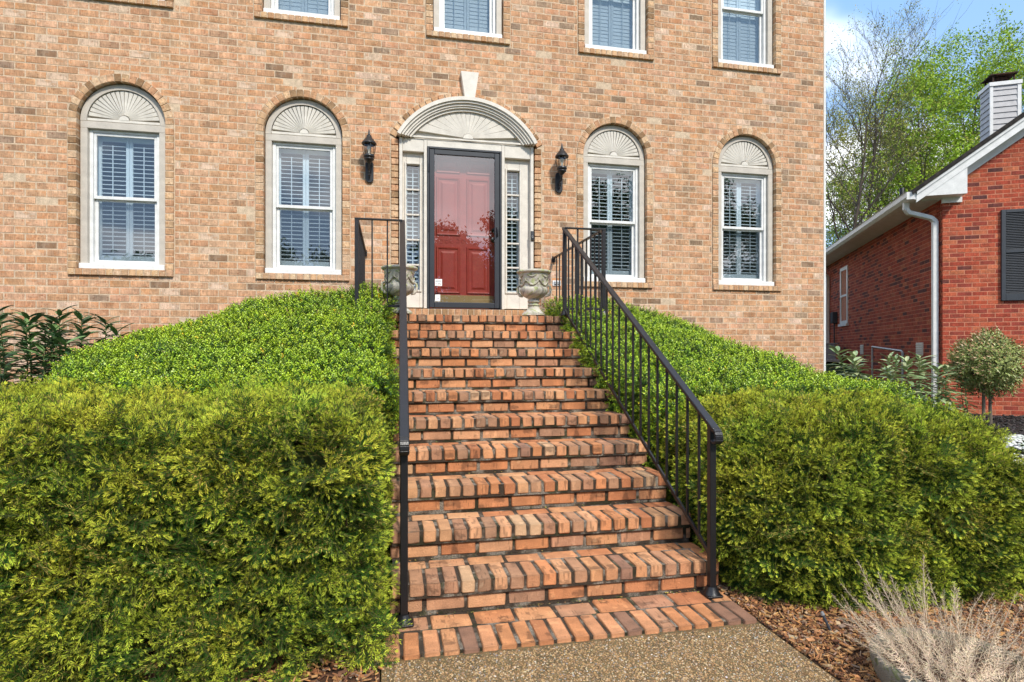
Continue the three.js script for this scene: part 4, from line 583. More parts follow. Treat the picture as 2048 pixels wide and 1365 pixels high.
    const c = new MB(); c.box(X0 - 0.005, X0 + 0.05, 5.4, TOP, Z1 - 0.02, Z1 + 0.010); c.box(X1 - 0.06, X1 + 0.005, 5.4, TOP, Z1 - 0.03, Z1 + 0.010); c.box(X0 - 0.02, X1 + 0.02, TOP - 0.03, TOP + 0.05, Z0 - 0.02, Z1 + 0.025); c.mesh('corner_board', M.trimWhite, ch);
    const k = new MB(); k.box(X0 + 0.05, X1 - 0.05, TOP + 0.05, TOP + 0.08, Z0 + 0.05, Z1 - 0.05); for (const x of [X0 + 0.07, X1 - 0.10]) for (const z of [Z0 + 0.07, Z1 - 0.08]) k.box(x, x + 0.025, TOP + 0.08, TOP + 0.22, z, z + 0.025); k.box(X0 + 0.02, X1 - 0.03, TOP + 0.22, TOP + 0.245, Z0 + 0.02, Z1 - 0.02); k.box(X0 + 0.16, X1 - 0.18, TOP + 0.08, TOP + 0.20, Z0 + 0.13, Z1 - 0.13); k.mesh('chimney_cap', M.rust, ch); }
  { const m = new MB(); m.lathe([[0.07, 4.30], [0.06, 4.42], [0.045, 4.44], [0.045, 4.66], [0.001, 4.66]], 0.36, -2.9, 14); m.mesh('vent_pipe', M.black, nb); }
  const toW = (x, y, z) => nb.localToWorld(V(x, y, z)); nb.updateMatrixWorld(true);
  { const p = toW(-0.6, 0, -5.9), g = thing('utility_box', 'galvanised metal box on the lawn beside the red brick house', 'utility box', [p.x, land(p.x, p.z) - 0.02, p.z], -27.9 * Math.PI / 180); const m = new MB(); m.cbox(0, 0.22, 0, 0.72, 0.42, 0.6, 0.012); m.mesh('casing', M.galv, g); const t = new MB(); t.cbox(0, 0.445, 0, 0.78, 0.03, 0.66, 0.008); t.mesh('lid', M.galv, g); const b = new MB(); b.cbox(0, 0.02, 0, 0.86, 0.06, 0.74, 0.006); b.mesh('base_slab', M.siding, g); }
  { const a = toW(-0.28, 0, -0.85), g = thing('pipe_rail', 'thin grey pipe rail against the red brick side wall', 'pipe', [a.x, land(a.x, a.z) - 0.02, a.z], -27.9 * Math.PI / 180); const m = new MB(); m.tube([V(0, 0, 0), V(0, 0.86, 0), V(-0.0, 0.885, -0.03), V(-0.05, 0.97, -1.5)], 0.02, 8); m.tube([V(-0.05, 0.98, -1.5), V(-0.05, 0.0, -1.5)], 0.018, 8); m.mesh('pipe', M.galv, g); }
  { const a = toW(-0.2, 0, -8.4), g = thing('wood_fence', 'brown board fence between the two houses', 'fence', [a.x, land(a.x, a.z) - 0.05, a.z], -27.9 * Math.PI / 180); for (let k = 0; k < 22; k++) { const m = new MB(); m.cbox(-0.08 - k * 0.15, 0.88 + (r() - 0.5) * 0.02, 0, 0.142, 1.76, 0.02, 0.003); m.mesh('board', M.wood, g); } const q = new MB(); q.cbox(-1.6, 0.4, -0.04, 3.3, 0.09, 0.05, 0.004); q.cbox(-1.6, 1.4, -0.04, 3.3, 0.09, 0.05, 0.004); q.mesh('rail', M.wood, g); }
}
// ---------------------------------------------------------------- plants
const rq = (Y, Zh) => { const y = Y.clone().normalize(), z = Zh.clone().addScaledVector(y, -Zh.dot(y)); if (z.lengthSq() < 1e-6) z.set(1, 0, 0).cross(y); z.normalize(); const x = y.clone().cross(z); return new THREE.Matrix4().makeBasis(x, y, z); };
function kite(m, b, d, w, l) { const t = [b.x + d.x * l, b.y + d.y * l, b.z + d.z * l], c = [b.x + d.x * l * 0.45, b.y + d.y * l * 0.45, b.z + d.z * l * 0.45], R = [c[0] + w.x, c[1] + w.y, c[2] + w.z], L = [c[0] - w.x, c[1] - w.y, c[2] - w.z], B = [b.x, b.y, b.z]; m.tri(B, R, t); m.tri(B, t, L); }
function leafBlade(m, b, d, side, nrm, len, wid, fold = 0.25, droop = 0) {   // folded leaf: base, two edges, tip
  const at = (t, s, h) => [b.x + d.x * len * t + side.x * wid * s + nrm.x * (h * wid - droop * len * t * t), b.y + d.y * len * t + side.y * wid * s + nrm.y * (h * wid - droop * len * t * t), b.z + d.z * len * t + side.z * wid * s + nrm.z * (h * wid - droop * len * t * t)];
  const B = at(0, 0, 0), Mi = at(0.5, 0, 0), T = at(1, 0, 0), R = at(0.48, 0.5, fold), L = at(0.48, -0.5, fold);
  m.tri(B, R, Mi); m.tri(Mi, R, T); m.tri(B, Mi, L); m.tri(Mi, T, L);
}
function yewSpray(seed, type) {
  const r = rng(seed), m = new MB(), oldG = [0.028, 0.075, 0.012], midG = [0.070, 0.135, 0.015], newG = [0.48, 0.51, 0.05], yel = [0.48, 0.38, 0.09];
  const shoot = (o, dir, nrm, L, round) => {
    const side = dir.clone().cross(nrm).normalize(), n = Math.round(L / 0.0056), tipFrom = type === 1 ? 0.42 + 0.2 * r() : type === 2 ? 0.12 : type === 3 ? 2 : 0.84;
    m.col = [0.13, 0.11, 0.035]; m.tube([o, o.clone().addScaledVector(dir, L)], [0.0014, 0.0008], 3, false);
    for (let k = 1; k <= n; k++) { const t = k / n, b = o.clone().addScaledVector(dir, L * t), nl = (0.0155 + 0.006 * r()) * (t > 0.85 ? 0.72 : 1) * (t < 0.12 ? 0.7 : 1);
      for (const s of [-1, 1]) { const ph = round ? k * 1.1 + r() * 0.8 : (r() - 0.5) * 0.5 + 0.22, sd = side.clone().multiplyScalar(s * Math.cos(ph)).addScaledVector(nrm, Math.sin(ph)), a = mixn(1.15, 0.45, t) + (r() - 0.5) * 0.35;
        const d = dir.clone().multiplyScalar(Math.cos(a)).addScaledVector(sd, Math.sin(a)).normalize(), w = d.clone().cross(round ? V(r() - 0.5, r() - 0.5, r() - 0.5) : nrm).normalize().multiplyScalar(0.00155).addScaledVector(nrm, (r() - 0.5) * 0.001);
        m.col = vary(type === 3 ? (r() < 0.45 ? yel : midG) : t > tipFrom ? newG : r() < 0.35 ? midG : oldG, r, 0.5); kite(m, b, d, w, nl); } }
  };
  const nrm = V(0, 0, 1), L = 0.10 + 0.035 * r(), round = type === 2 || (type === 1 && seed % 2); shoot(V(0, 0, 0), V(0, 1, 0), nrm, L, round);
  for (const [t, s] of [[0.25, 1], [0.42, -1], [0.6, 1], [0.74, -1]]) { const a = 0.7 + 0.3 * r(); shoot(V(0, L * t, 0), V(Math.sin(a) * s, Math.cos(a), (r() - 0.4) * (round ? 0.9 : 0.3)).normalize(), nrm, L * (0.66 - t * 0.45), round); }
  return m.geo();
}
function boxSprig(seed, fresh) {
  const r = rng(seed), m = new MB(), L = 0.06 + 0.02 * r(), n = 6; m.col = [0.10, 0.10, 0.03]; m.tube([V(0, 0, 0), V(0, L, 0)], [0.0012, 0.0008], 3, false);
  const a = [0.05, 0.135, 0.006], b = [0.145, 0.27, 0.010], c = [0.33, 0.45, 0.022];
  for (let k = 0; k < n; k++) { const t = (k + 0.6) / n, ph = k * 1.57 + r() * 0.5; for (const s of [0, Math.PI]) { const an = ph + s, el = mixn(0.25, 0.95, t) + (r() - 0.5) * 0.4, d = V(Math.cos(an) * Math.cos(el), Math.sin(el), Math.sin(an) * Math.cos(el)), side = V(-Math.sin(an), 0, Math.cos(an)), nn = side.clone().cross(d).normalize(); if (nn.y < 0) nn.negate(); m.col = vary(t > fresh ? c : r() < 0.5 ? a : b, r, 0.4); leafBlade(m, V(0, L * t, 0), d, side, nn, 0.017 + 0.006 * r(), 0.0105 + 0.003 * r(), 0.22, 0.1); } }
  return m.geo();
}
const grad = (F, x, y, z, e = 0.03) => V(F(x + e, y, z) - F(x - e, y, z), F(x, y + e, z) - F(x, y - e, z), F(x, y, z + e) - F(x, y, z - e)).normalize();
function scatter(F, bb, count, seed, depth, dirMix, scl, tint) {
  const r = rng(seed), out = []; let guard = 0;
  while (out.length < count && guard++ < count * 400) {
    const x = mixn(bb[0], bb[1], r()), y = mixn(bb[2], bb[3], r()), z = mixn(bb[4], bb[5], r()), f = F(x, y, z); if (f > 0.012 || f < -depth) continue;
    const n = grad(F, x, y, z), cam = V(-x, EYE - y, DIST - z).normalize(); if (n.dot(cam) < -0.15 && r() > 0.22) continue;
    const g = n.clone().multiplyScalar(dirMix[0]).add(V(0, dirMix[1], 0)).add(V(r() - 0.5, r() - 0.5, r() - 0.5).multiplyScalar(dirMix[2])), zh = V(0, 0.35, 0).addScaledVector(n, 0.85).add(V(r() - 0.5, r() - 0.5, r() - 0.5).multiplyScalar(1.0));
    const mx = rq(g, zh), s = scl[0] + (scl[1] - scl[0]) * r(); mx.scale(V(s, s, s)); mx.setPosition(x, y, z); out.push({ m: mx, p: [x, y, z], n, f, c: tint ? tint(x, y, z, n, r) : undefined, k: r() });
  }
  return out;
}
function coreMesh(F, bb, off, name, parent, res = 44) {
  const mc = new MarchingCubes(res, M.core, false, false, 120000); mc.isolation = 0; const h = res / 2, cx = (bb[0] + bb[1]) / 2, cy = (bb[2] + bb[3]) / 2, cz = (bb[4] + bb[5]) / 2, sx = (bb[1] - bb[0]) / 2 * 1.15, sy = (bb[3] - bb[2]) / 2 * 1.15, sz = (bb[5] - bb[4]) / 2 * 1.15;
  for (let k = 0; k < res; k++) for (let j = 0; j < res; j++) for (let i = 0; i < res; i++) mc.field[i + j * res + k * res * res] = -(F(cx + (i - h) / h * sx, cy + (j - h) / h * sy, cz + (k - h) / h * sz) + off);
  mc.update(); const n = mc.count ?? mc.geometry.drawRange.count, p = new Float32Array(mc.positionArray.slice(0, n * 3)), q = new Float32Array(mc.normalArray.slice(0, n * 3));
  for (let k = 0; k < n; k++) { p[k * 3] = cx + p[k * 3] * sx; p[k * 3 + 1] = cy + p[k * 3 + 1] * sy; p[k * 3 + 2] = cz + p[k * 3 + 2] * sz; }
  const g = new THREE.BufferGeometry(); g.setAttribute('position', new THREE.BufferAttribute(p, 3)); g.computeVertexNormals(); return put(new THREE.Mesh(g, M.core), name, parent);
}
const rbox = (c, h, rd) => (x, y, z) => { const dx = Math.abs(x - c[0]) - h[0] + rd, dy = Math.abs(y - c[1]) - h[1] + rd, dz = Math.abs(z - c[2]) - h[2] + rd; return Math.min(Math.max(dx, dy, dz), 0) + Math.hypot(Math.max(dx, 0), Math.max(dy, 0), Math.max(dz, 0)) - rd; };
const lump = (x, y, z, f, a, s) => a * (fbm(x * f + s, y * f, z * f, 3) - 0.5) * 2;
const sprays = [yewSpray(11, 0), yewSpray(12, 0), yewSpray(13, 1), yewSpray(14, 1), yewSpray(15, 2), yewSpray(16, 3), yewSpray(17, 0), yewSpray(18, 1), yewSpray(20, 2)], sprigs = [boxSprig(21, 0.75), boxSprig(22, 0.55), boxSprig(23, 0.9)];
function split(list, weights) { const b = weights[0](list[0]).map(() => []); return b; }
function yewHedge(name, label, F, bb, count, seed, base) {
  const g = thing(name, label, 'hedge', [0, 0, 0], 0, 'clipped yew hedges'), sets = sprays.map(() => []);
  const tint = (x, y, z, n, r) => { const k = 0.8 + 0.4 * r(), w = vnoise(x * 5, y * 5, z * 5); return [k * (0.80 + 0.32 * w), k, k * 0.95]; };
  for (const e of scatter(F, bb, count, seed, 0.10, [0.66, 0.14, 1.5], [0.85, 1.3], tint)) { // pale new shoots where the plant grows outward at the top
    const young = 0.40 + 0.36 * sstep(0.0, 0.8, e.n.y) + 0.5 * (vnoise(e.p[0] * 3, e.p[1] * 3, e.p[2] * 3 + 9) - 0.5); const k = e.k, h = (k * 7919) % 1; let i;
    if (k < young * 0.64) i = [2, 3, 7][Math.floor(h * 3)]; else if (k < young) i = h < 0.5 ? 4 : 8; else if (k > 0.91) i = 5; else i = [0, 1, 6][Math.floor(h * 3)]; sets[i].push(e); }
  sets.forEach((l, i) => l.length && copies(['mature_shoots', 'mature_shoots', 'young_shoots', 'young_shoots', 'new_shoots', 'bronze_shoots', 'mature_shoots', 'young_shoots', 'new_shoots'][i], sprays[i], M.leaf, l, g));
  coreMesh(base, bb, 0.30, 'inner_branches', g);
  const r = rng(seed + 3), tw = new MB(); for (let k = 0; k < 90; k++) { const x = mixn(bb[0] + 0.2, bb[1] - 0.2, r()), z = bb[5] - 0.30 - 0.5 * r(), a = (r() - 0.5) * 0.3, h = 0.3 + 0.45 * r(); tw.col = [0.16, 0.09, 0.05]; tw.tube([V(x, 0, z - 0.2), V(x + a * 0.4, h * 0.4, z - 0.12), V(x + a * 0.7 + 0.03 * r(), h * 0.75, z), V(x + a, h, z + 0.08), V(x + a * 1.5, h + 0.03, z + 0.16)], [0.012, 0.010, 0.007, 0.004, 0.002], 5); } tw.mesh('stems', M.twig, g, 'stuff');
  return g;
}
{ const b = rbox([-2.03, 0.47, 4.0], [1.93, 0.51, 0.80], 0.16), F = (x, y, z) => b(x, y, z) + lump(x, y, z, 2.6, 0.07, 3) + lump(x, y, z, 6, 0.085, 9) - 0.11 * sstep(0.5, 0.0, y) * Math.max(sstep(4.2, 4.6, z) * sstep(0.0, -0.35, x), sstep(4.68, 4.82, z));
  yewHedge('yew_hedge', 'long clipped dark green yew hedge left of the brick steps', F, [-3.95, 0.07, 0.02, 1.2, 3.1, 4.98], 17500, 301, (x, y, z) => b(x, y, z) + lump(x, y, z, 2.6, 0.07, 3)); }
{ const b = rbox([2.73, 0.33, 3.86], [0.87, 0.60, 0.95], 0.46), F = (x, y, z) => b(x, y, z) + lump(x, y, z, 2.2, 0.13, 13) + lump(x, y, z, 6, 0.085, 19);
  yewHedge('yew_hedge', 'rounded dark green yew bush with yellow green tips right of the brick steps', F, [1.70, 3.75, 0.02, 1.2, 2.8, 4.95], 13500, 401, (x, y, z) => b(x, y, z) + lump(x, y, z, 2.2, 0.13, 13)); }
const curve = (pts, x) => { if (x <= pts[0][0]) return pts[0][1]; for (let k = 1; k < pts.length; k++) if (x <= pts[k][0]) return mixn(pts[k - 1][1], pts[k][1], (x - pts[k - 1][0]) / (pts[k][0] - pts[k - 1][0])); return pts[pts.length - 1][1]; };
function boxHedge(label, F, bb, count, seed) {
  const g = thing('boxwood_hedge', label, 'hedge', [0, 0, 0], 0, 'bright clipped boxwood'), sets = sprigs.map(() => []);
  const tint = (x, y, z, n, r) => { const k = 0.8 + 0.45 * r(), w = vnoise(x * 4, y * 4, z * 4 + 4); const br = r() < 0.007 ? 0.9 : 0; return [k * (0.75 + 0.45 * w + br), k * (0.86 + 0.28 * w), k * 0.85]; };
  for (const e of scatter(F, bb, count, seed, 0.07, [0.9, 0.35, 1.0], [0.72, 1.12], tint)) { const k = e.k + 0.3 * (vnoise(e.p[0] * 6, e.p[1] * 6, e.p[2] * 6) - 0.5), i = k < 0.32 ? 1 : k < 0.72 ? 0 : 2; sets[i].push(e); }
  sets.forEach((l, i) => l.length && copies(['leafy_shoots', 'young_shoots', 'mature_shoots'][i], sprigs[i], M.gloss, l, g));
  coreMesh(F, bb, 0.17, 'inner_branches', g, 48);
}
{ const A = [[-3.05, 0.95], [-2.55, 1.20], [-2.1, 1.47], [-1.3, 1.72], [-0.75, 1.84], [-0.1, 1.90], [0, 1.86]];
  const F = (x, y, z) => { const a = curve(A, x), t = clamp((z - 1.45) / 1.9, 0, 1), top = mixn(a, Math.min(a, 1.10), t) - 0.35 * sstep(1.4, 0.6, z) * 0.6; return Math.max((y - top) * 0.86, x + 0.015 - 0.03 * sstep(1.6, 0.6, y), -2.48 + 0.34 * (z - 1.9) - x, z - 3.5, 0.55 - z) + lump(x, y, z, 2.4, 0.06, 23) + lump(x, y, z, 9, 0.03, 29); };
  boxHedge('mounded bright green boxwood hedge left of the steps, under the windows', F, [-3.15, 0.06, 0.75, 1.95, 0.6, 3.55], 22000, 501); }
{ const A = [[1.6, 1.74], [1.9, 1.80], [2.3, 1.80], [2.7, 1.72], [3.1, 1.60], [3.53, 1.36], [3.95, 1.0], [4.25, 0.66], [4.5, 0.45]];
  const F = (x, y, z) => { const a = curve(A, x), t = clamp((z - 1.5) / 2.0, 0, 1), top = mixn(a, Math.min(a, 1.02), t) - 0.2 * sstep(1.4, 0.6, z), lx = 1.70 + 0.10 * sstep(2.9, 3.5, z); return Math.max((y - top) * 0.86, lx - x, x - 4.5, z - 3.6, 0.6 - z) + lump(x, y, z, 2.4, 0.08, 43) + lump(x, y, z, 9, 0.03, 49); };
  boxHedge('mounded bright green boxwood hedge behind the right railing', F, [1.60, 5.0, 0.3, 1.95, 0.6, 3.65], 24000, 601); }

// ---- laurels with long leaves
const lanceGeo = (col, wid) => { const m = new MB(), L = 1, n = 6; m.col = col; const e = t => wid * Math.pow(Math.sin(Math.PI * Math.pow(t, 0.8)), 0.8), pt = (t, s) => [s * e(t), t - 0.10 * t * t * t, -0.28 * t * t + Math.abs(s) * 0.035];
  for (let k = 0; k < n; k++) { const a = k / n, b = (k + 1) / n; for (const s of [-1, 1]) { const q = [pt(a, 0), pt(a, s), pt(b, s), pt(b, 0)]; s > 0 ? m.quad(...q) : m.quad(q[3], q[2], q[1], q[0]); } } return m.geo(true); };
function laurel(label, stems, pal, seed, lf, dens, leafy, grp) {
  const r = rng(seed), [x0, , z0] = stems[0], o = V(x0, land(x0, z0) - 0.02, z0), g = thing('laurel_shrub', label, 'shrub', [o.x, o.y, o.z], 0, grp), geos = pal.map(c => lanceGeo(c, 0.13)), extra = []; let nl = 0;
  for (const [x, ty, z, lean] of stems) { const b = V(x, land(x, z) - 0.01, z).sub(o), H = ty - land(x, z), m = new MB(); m.col = [0.14, 0.17, 0.05]; const at = t => V(b.x + lean * t * t, b.y + H * t, b.z + 0.05 * Math.sin(t * 3 + x)); const pts = []; for (let k = 0; k <= 6; k++) pts.push(at(k / 6)); m.tube(pts, [0.009, 0.008, 0.007, 0.006, 0.005, 0.004, 0.003], 6); m.mesh('stem', M.twig, g);
    const n = dens; for (let k = 0; k < n; k++) { const t = 1 - (1 - (k + 0.5) / n) * Math.min(0.85, leafy / H), an = k * 2.4 + r(), el = mixn(-0.1, 0.75, t * t * t) + (r() - 0.5) * 0.5, d = V(Math.cos(an) * Math.cos(el), Math.sin(el), Math.sin(an) * Math.cos(el)); const gg = geos[Math.floor(r() * geos.length)], mx = rq(d, V(0, 1, 0).add(V(r() - 0.5, 0, r() - 0.5).multiplyScalar(0.4))), s = lf * (0.75 + 0.5 * r()); mx.scale(V(s, s, s)); mx.setPosition(at(t)); if (nl++ % 2 === 0 && nl < 600) { const leaf = put(new THREE.Mesh(gg, M.gloss), 'leaf', g); mx.decompose(leaf.position, leaf.quaternion, leaf.scale); } else extra.push(gg.clone().applyMatrix4(mx)); } }
  put(new THREE.Mesh(mergeGeometries(extra), M.gloss), 'leaves', g, 'stuff');
}
laurel('dark green long leaved laurel against the brick wall at the left edge', [[-2.95, 1.62, 1.75, 0.0], [-2.80, 1.66, 1.65, 0.03], [-3.08, 1.66, 1.85, -0.03], [-2.66, 1.63, 1.60, 0.04], [-3.20, 1.60, 1.7, -0.04], [-2.52, 1.60, 1.50, 0.05], [-2.88, 1.56, 1.95, 0.02], [-2.72, 1.52, 1.85, 0.02], [-2.58, 1.50, 1.75, 0.03], [-2.42, 1.50, 1.55, 0.06], [-3.0, 1.46, 2.05, 0.0], [-2.80, 1.42, 2.05, 0.02], [-2.60, 1.40, 1.95, 0.03], [-2.48, 1.36, 1.8, 0.04], [-2.98, 1.55, 1.5, 0.02], [-3.12, 1.5, 2.1, 0.0], [-2.36, 1.42, 1.45, 0.06], [-2.65, 1.34, 2.15, 0.02], [-2.85, 1.36, 2.25, 0.0], [-2.5, 1.30, 2.05, 0.03], [-2.35, 1.34, 1.75, 0.05], [-2.75, 1.48, 1.75, -0.05], [-2.9, 1.6, 1.6, 0.05], [-2.45, 1.28, 2.2, 0.0]], [[0.055, 0.125, 0.045], [0.075, 0.155, 0.05], [0.115, 0.20, 0.06], [0.05, 0.10, 0.042]], 71, 0.16, 62, 0.80);
laurel('silvery green laurel in front of the red brick side wall', [[6.35, 1.22, 0.9, 0.1], [6.1, 1.26, 0.7, -0.1], [5.85, 1.32, 0.8, -0.22], [6.6, 1.22, 0.6, 0.05], [6.85, 1.24, 0.8, 0.1], [5.7, 1.20, 1.1, -0.1], [7.1, 1.16, 0.6, 0.1], [6.3, 1.20, 1.2, 0.0], [6.7, 1.10, 1.2, 0.1], [6.0, 1.12, 1.3, -0.1], [7.3, 1.08, 0.8, 0.1]], [[0.20, 0.29, 0.12], [0.27, 0.35, 0.16], [0.15, 0.23, 0.10], [0.36, 0.40, 0.20]], 72, 0.19, 66, 0.85);
laurel('small dusty green laurel between the white downspout and the ball topiary', [[7.62, 0.95, 0.55, 0.05], [7.72, 0.92, 0.75, 0.08], [7.5, 0.9, 0.7, -0.05], [7.85, 0.85, 0.6, 0.05]], [[0.15, 0.22, 0.09], [0.20, 0.26, 0.11]], 73, 0.15, 34, 0.6);
{ // ball topiary on three stems
  const c = V(8.165, 1.10, 0.674), y0 = land(c.x, c.z), g = thing('ball_topiary', 'round olive leaved shrub on three pale stems before the red brick wall', 'topiary', [c.x, y0 - 0.02, c.z]), r = rng(81), o = V(c.x, y0 - 0.02, c.z);
  for (const [dx, dz] of [[-0.07, 0.02], [0.0, -0.03], [0.05, 0.03]]) { const m = new MB(); m.col = [0.42, 0.34, 0.24]; m.tube([V(dx, 0, dz), V(dx * 0.8, 0.3, dz), V(dx * 0.9, 0.6, dz), V(dx * 2.5, 0.95, dz * 3)], [0.022, 0.020, 0.018, 0.008], 8); m.mesh('trunk', M.bark, g); }
  const tw = new MB(); tw.col = [0.20, 0.14, 0.09]; for (let k = 0; k < 70; k++) { const d = V(r() - 0.5, r() - 0.35, r() - 0.5).normalize(); tw.tube([V(0, 0.62, 0), V(d.x * 0.2, 0.62 + 0.2 + d.y * 0.15, d.z * 0.2), V(d.x * 0.4, 0.84 + d.y * 0.34, d.z * 0.4)], [0.006, 0.004, 0.002], 4, false); } tw.mesh('twigs', M.twig, g, 'stuff');
  const lm = new MB(); for (let k = 0; k < 9; k++) { const an = k * 2.4, el = 0.2 + 0.1 * k, d = V(Math.cos(an) * Math.cos(el), Math.sin(el), Math.sin(an) * Math.cos(el)), side = V(-Math.sin(an), 0, Math.cos(an)), nn = side.clone().cross(d); lm.col = vary(k > 7 ? [0.36, 0.26, 0.14] : [0.25, 0.31, 0.10], r, 0.4); leafBlade(lm, V(0, 0.012 * k, 0), d, side, nn, 0.042, 0.018, 0.2, 0.2); }
  const F = (x, y, z) => Math.hypot((x) / 1.0, (y - 0.86) / 0.98, z) - 0.335 + lump(x, y, z, 5, 0.07, 3) * 1.6, list = []; let gd = 0;
  while (list.length < 1500 && gd++ < 90000) { const x = (r() - 0.5) * 1.0, y = 0.4 + r() * 0.95, z = (r() - 0.5) * 1.0, f = F(x, y, z); if (f > 0.03 || f < -0.16) continue; const n = grad(F, x, y, z), mx = rq(n.clone().add(V(r() - 0.5, r() - 0.2, r() - 0.5)), V(0, 1, 0).add(V(r() - 0.5, 0, r() - 0.5))), s = 0.8 + 0.6 * r(); mx.scale(V(s, s, s)); mx.setPosition(x, y, z); const k = 0.7 + 0.6 * r(); list.push({ m: mx, c: [k * 1.05, k, k * 0.85] }); }
  copies('crown', lm.geo(), M.gloss, list, g);
}
{ // dried feathery plant in a low concrete bowl
  const r = rng(61), px = 2.13, pz = 5.50, g = thing('dried_plant', 'pale dried feathery plant at the lower right by the walk', 'plant', [px, 0.085, pz]);
  const pot = thing('concrete_bowl', 'low round grey concrete bowl under the dried feathery plant', 'planter', [px, -0.045, pz]);
  { const m = new MB(); m.lathe([[0.19, 0], [0.235, 0.02], [0.272, 0.07], [0.288, 0.12], [0.290, 0.15], [0.282, 0.166], [0.268, 0.168], [0.258, 0.155], [0.25, 0.13]], 0, 0, 40); m.mesh('bowl', M.bowl, pot); const s = new MB(); s.lathe([[0.25, 0.132], [0.001, 0.142]], 0, 0, 30); s.mesh('soil', M.soil, pot); }
  const geos = []; for (let v = 0; v < 6; v++) { const m = new MB(), L = 0.40; m.col = [0.50, 0.41, 0.30]; const at = t => V(0.03 * t * t * (v - 2.5), L * t, 0.02 * Math.sin(t * 4 + v)); const pts = []; for (let k = 0; k <= 6; k++) pts.push(at(k / 6)); m.tube(pts, [0.0022, 0.002, 0.0018, 0.0016, 0.0013, 0.001, 0.0006], 4, false);
    for (let k = 0; k < 110; k++) { const t = 0.05 + 0.93 * k / 110, b = at(t), an = k * 2.4 + r() * 0.8, ln = (0.052 * Math.pow(1 - t, 0.55) + 0.007) * (0.75 + 0.5 * r()), d = V(Math.cos(an) * 0.9, 0.42, Math.sin(an) * 0.9).normalize(), d2 = V(Math.cos(an) * 0.6, 0.8, Math.sin(an) * 0.6).normalize(), w = d.clone().cross(V(0, 1, 0)).normalize().multiplyScalar(0.0009), e = b.clone().addScaledVector(d, ln * 0.55); m.col = vary([0.66, 0.51, 0.35], r, 0.45);
      const q = (p, s) => [p.x + w.x * s, p.y + w.y * s, p.z + w.z * s], tp = e.clone().addScaledVector(d2, ln * 0.5); m.quad(q(b, -1), q(b, 1), q(e, 0.9), q(e, -0.9)); m.tri(q(e, -0.9), q(e, 0.9), [tp.x, tp.y, tp.z]);
      if (k % 3 === 0) { const w2 = V(0, 1, 0).cross(w).normalize().multiplyScalar(0.001), f = b.clone().addScaledVector(d, ln * 0.35), d3 = d.clone().addScaledVector(w, 500).normalize(); const t2 = f.clone().addScaledVector(d3, ln * 0.4); m.tri([f.x - w2.x, f.y - w2.y, f.z - w2.z], [f.x + w2.x, f.y + w2.y, f.z + w2.z], [t2.x, t2.y, t2.z]); } }
    geos.push(m.geo()); }
  for (let k = 0; k < 104; k++) { const an = k * 2.399, ra = 0.23 * Math.sqrt((k + 0.5) / 104), lean = 0.10 + 1.35 * Math.pow(ra / 0.23, 1.5) * (0.7 + 0.5 * r()), o = put(new THREE.Mesh(geos[k % 6], M.twig), 'plume', g); const d = V(Math.cos(an) * lean, 1, Math.sin(an) * lean); const mx = rq(d, V(r() - 0.5, r() - 0.5, r() - 0.5)), s = (0.75 + 0.45 * r()) * (k % 5 ? 0.68 : 0.90); mx.scale(V(s, s, s)); mx.setPosition(Math.cos(an) * ra, 0.0, Math.sin(an) * ra); mx.decompose(o.position, o.quaternion, o.scale); }
}
{ const d = thing('drip_stake', 'short black plastic stake leaning in the mulch right of the walk', 'stake', [1.985, 0, 4.995], 0); const m = new MB(); m.tube([V(0.02, -0.02, 0.02), V(-0.012, 0.085, -0.02)], [0.005, 0.007], 7); m.mesh('rod', M.slate, d); const t = new MB(); t.tube([V(-0.012, 0.084, -0.02), V(-0.016, 0.098, -0.024)], [0.010, 0.008], 8); t.mesh('cap', M.galv, d); }
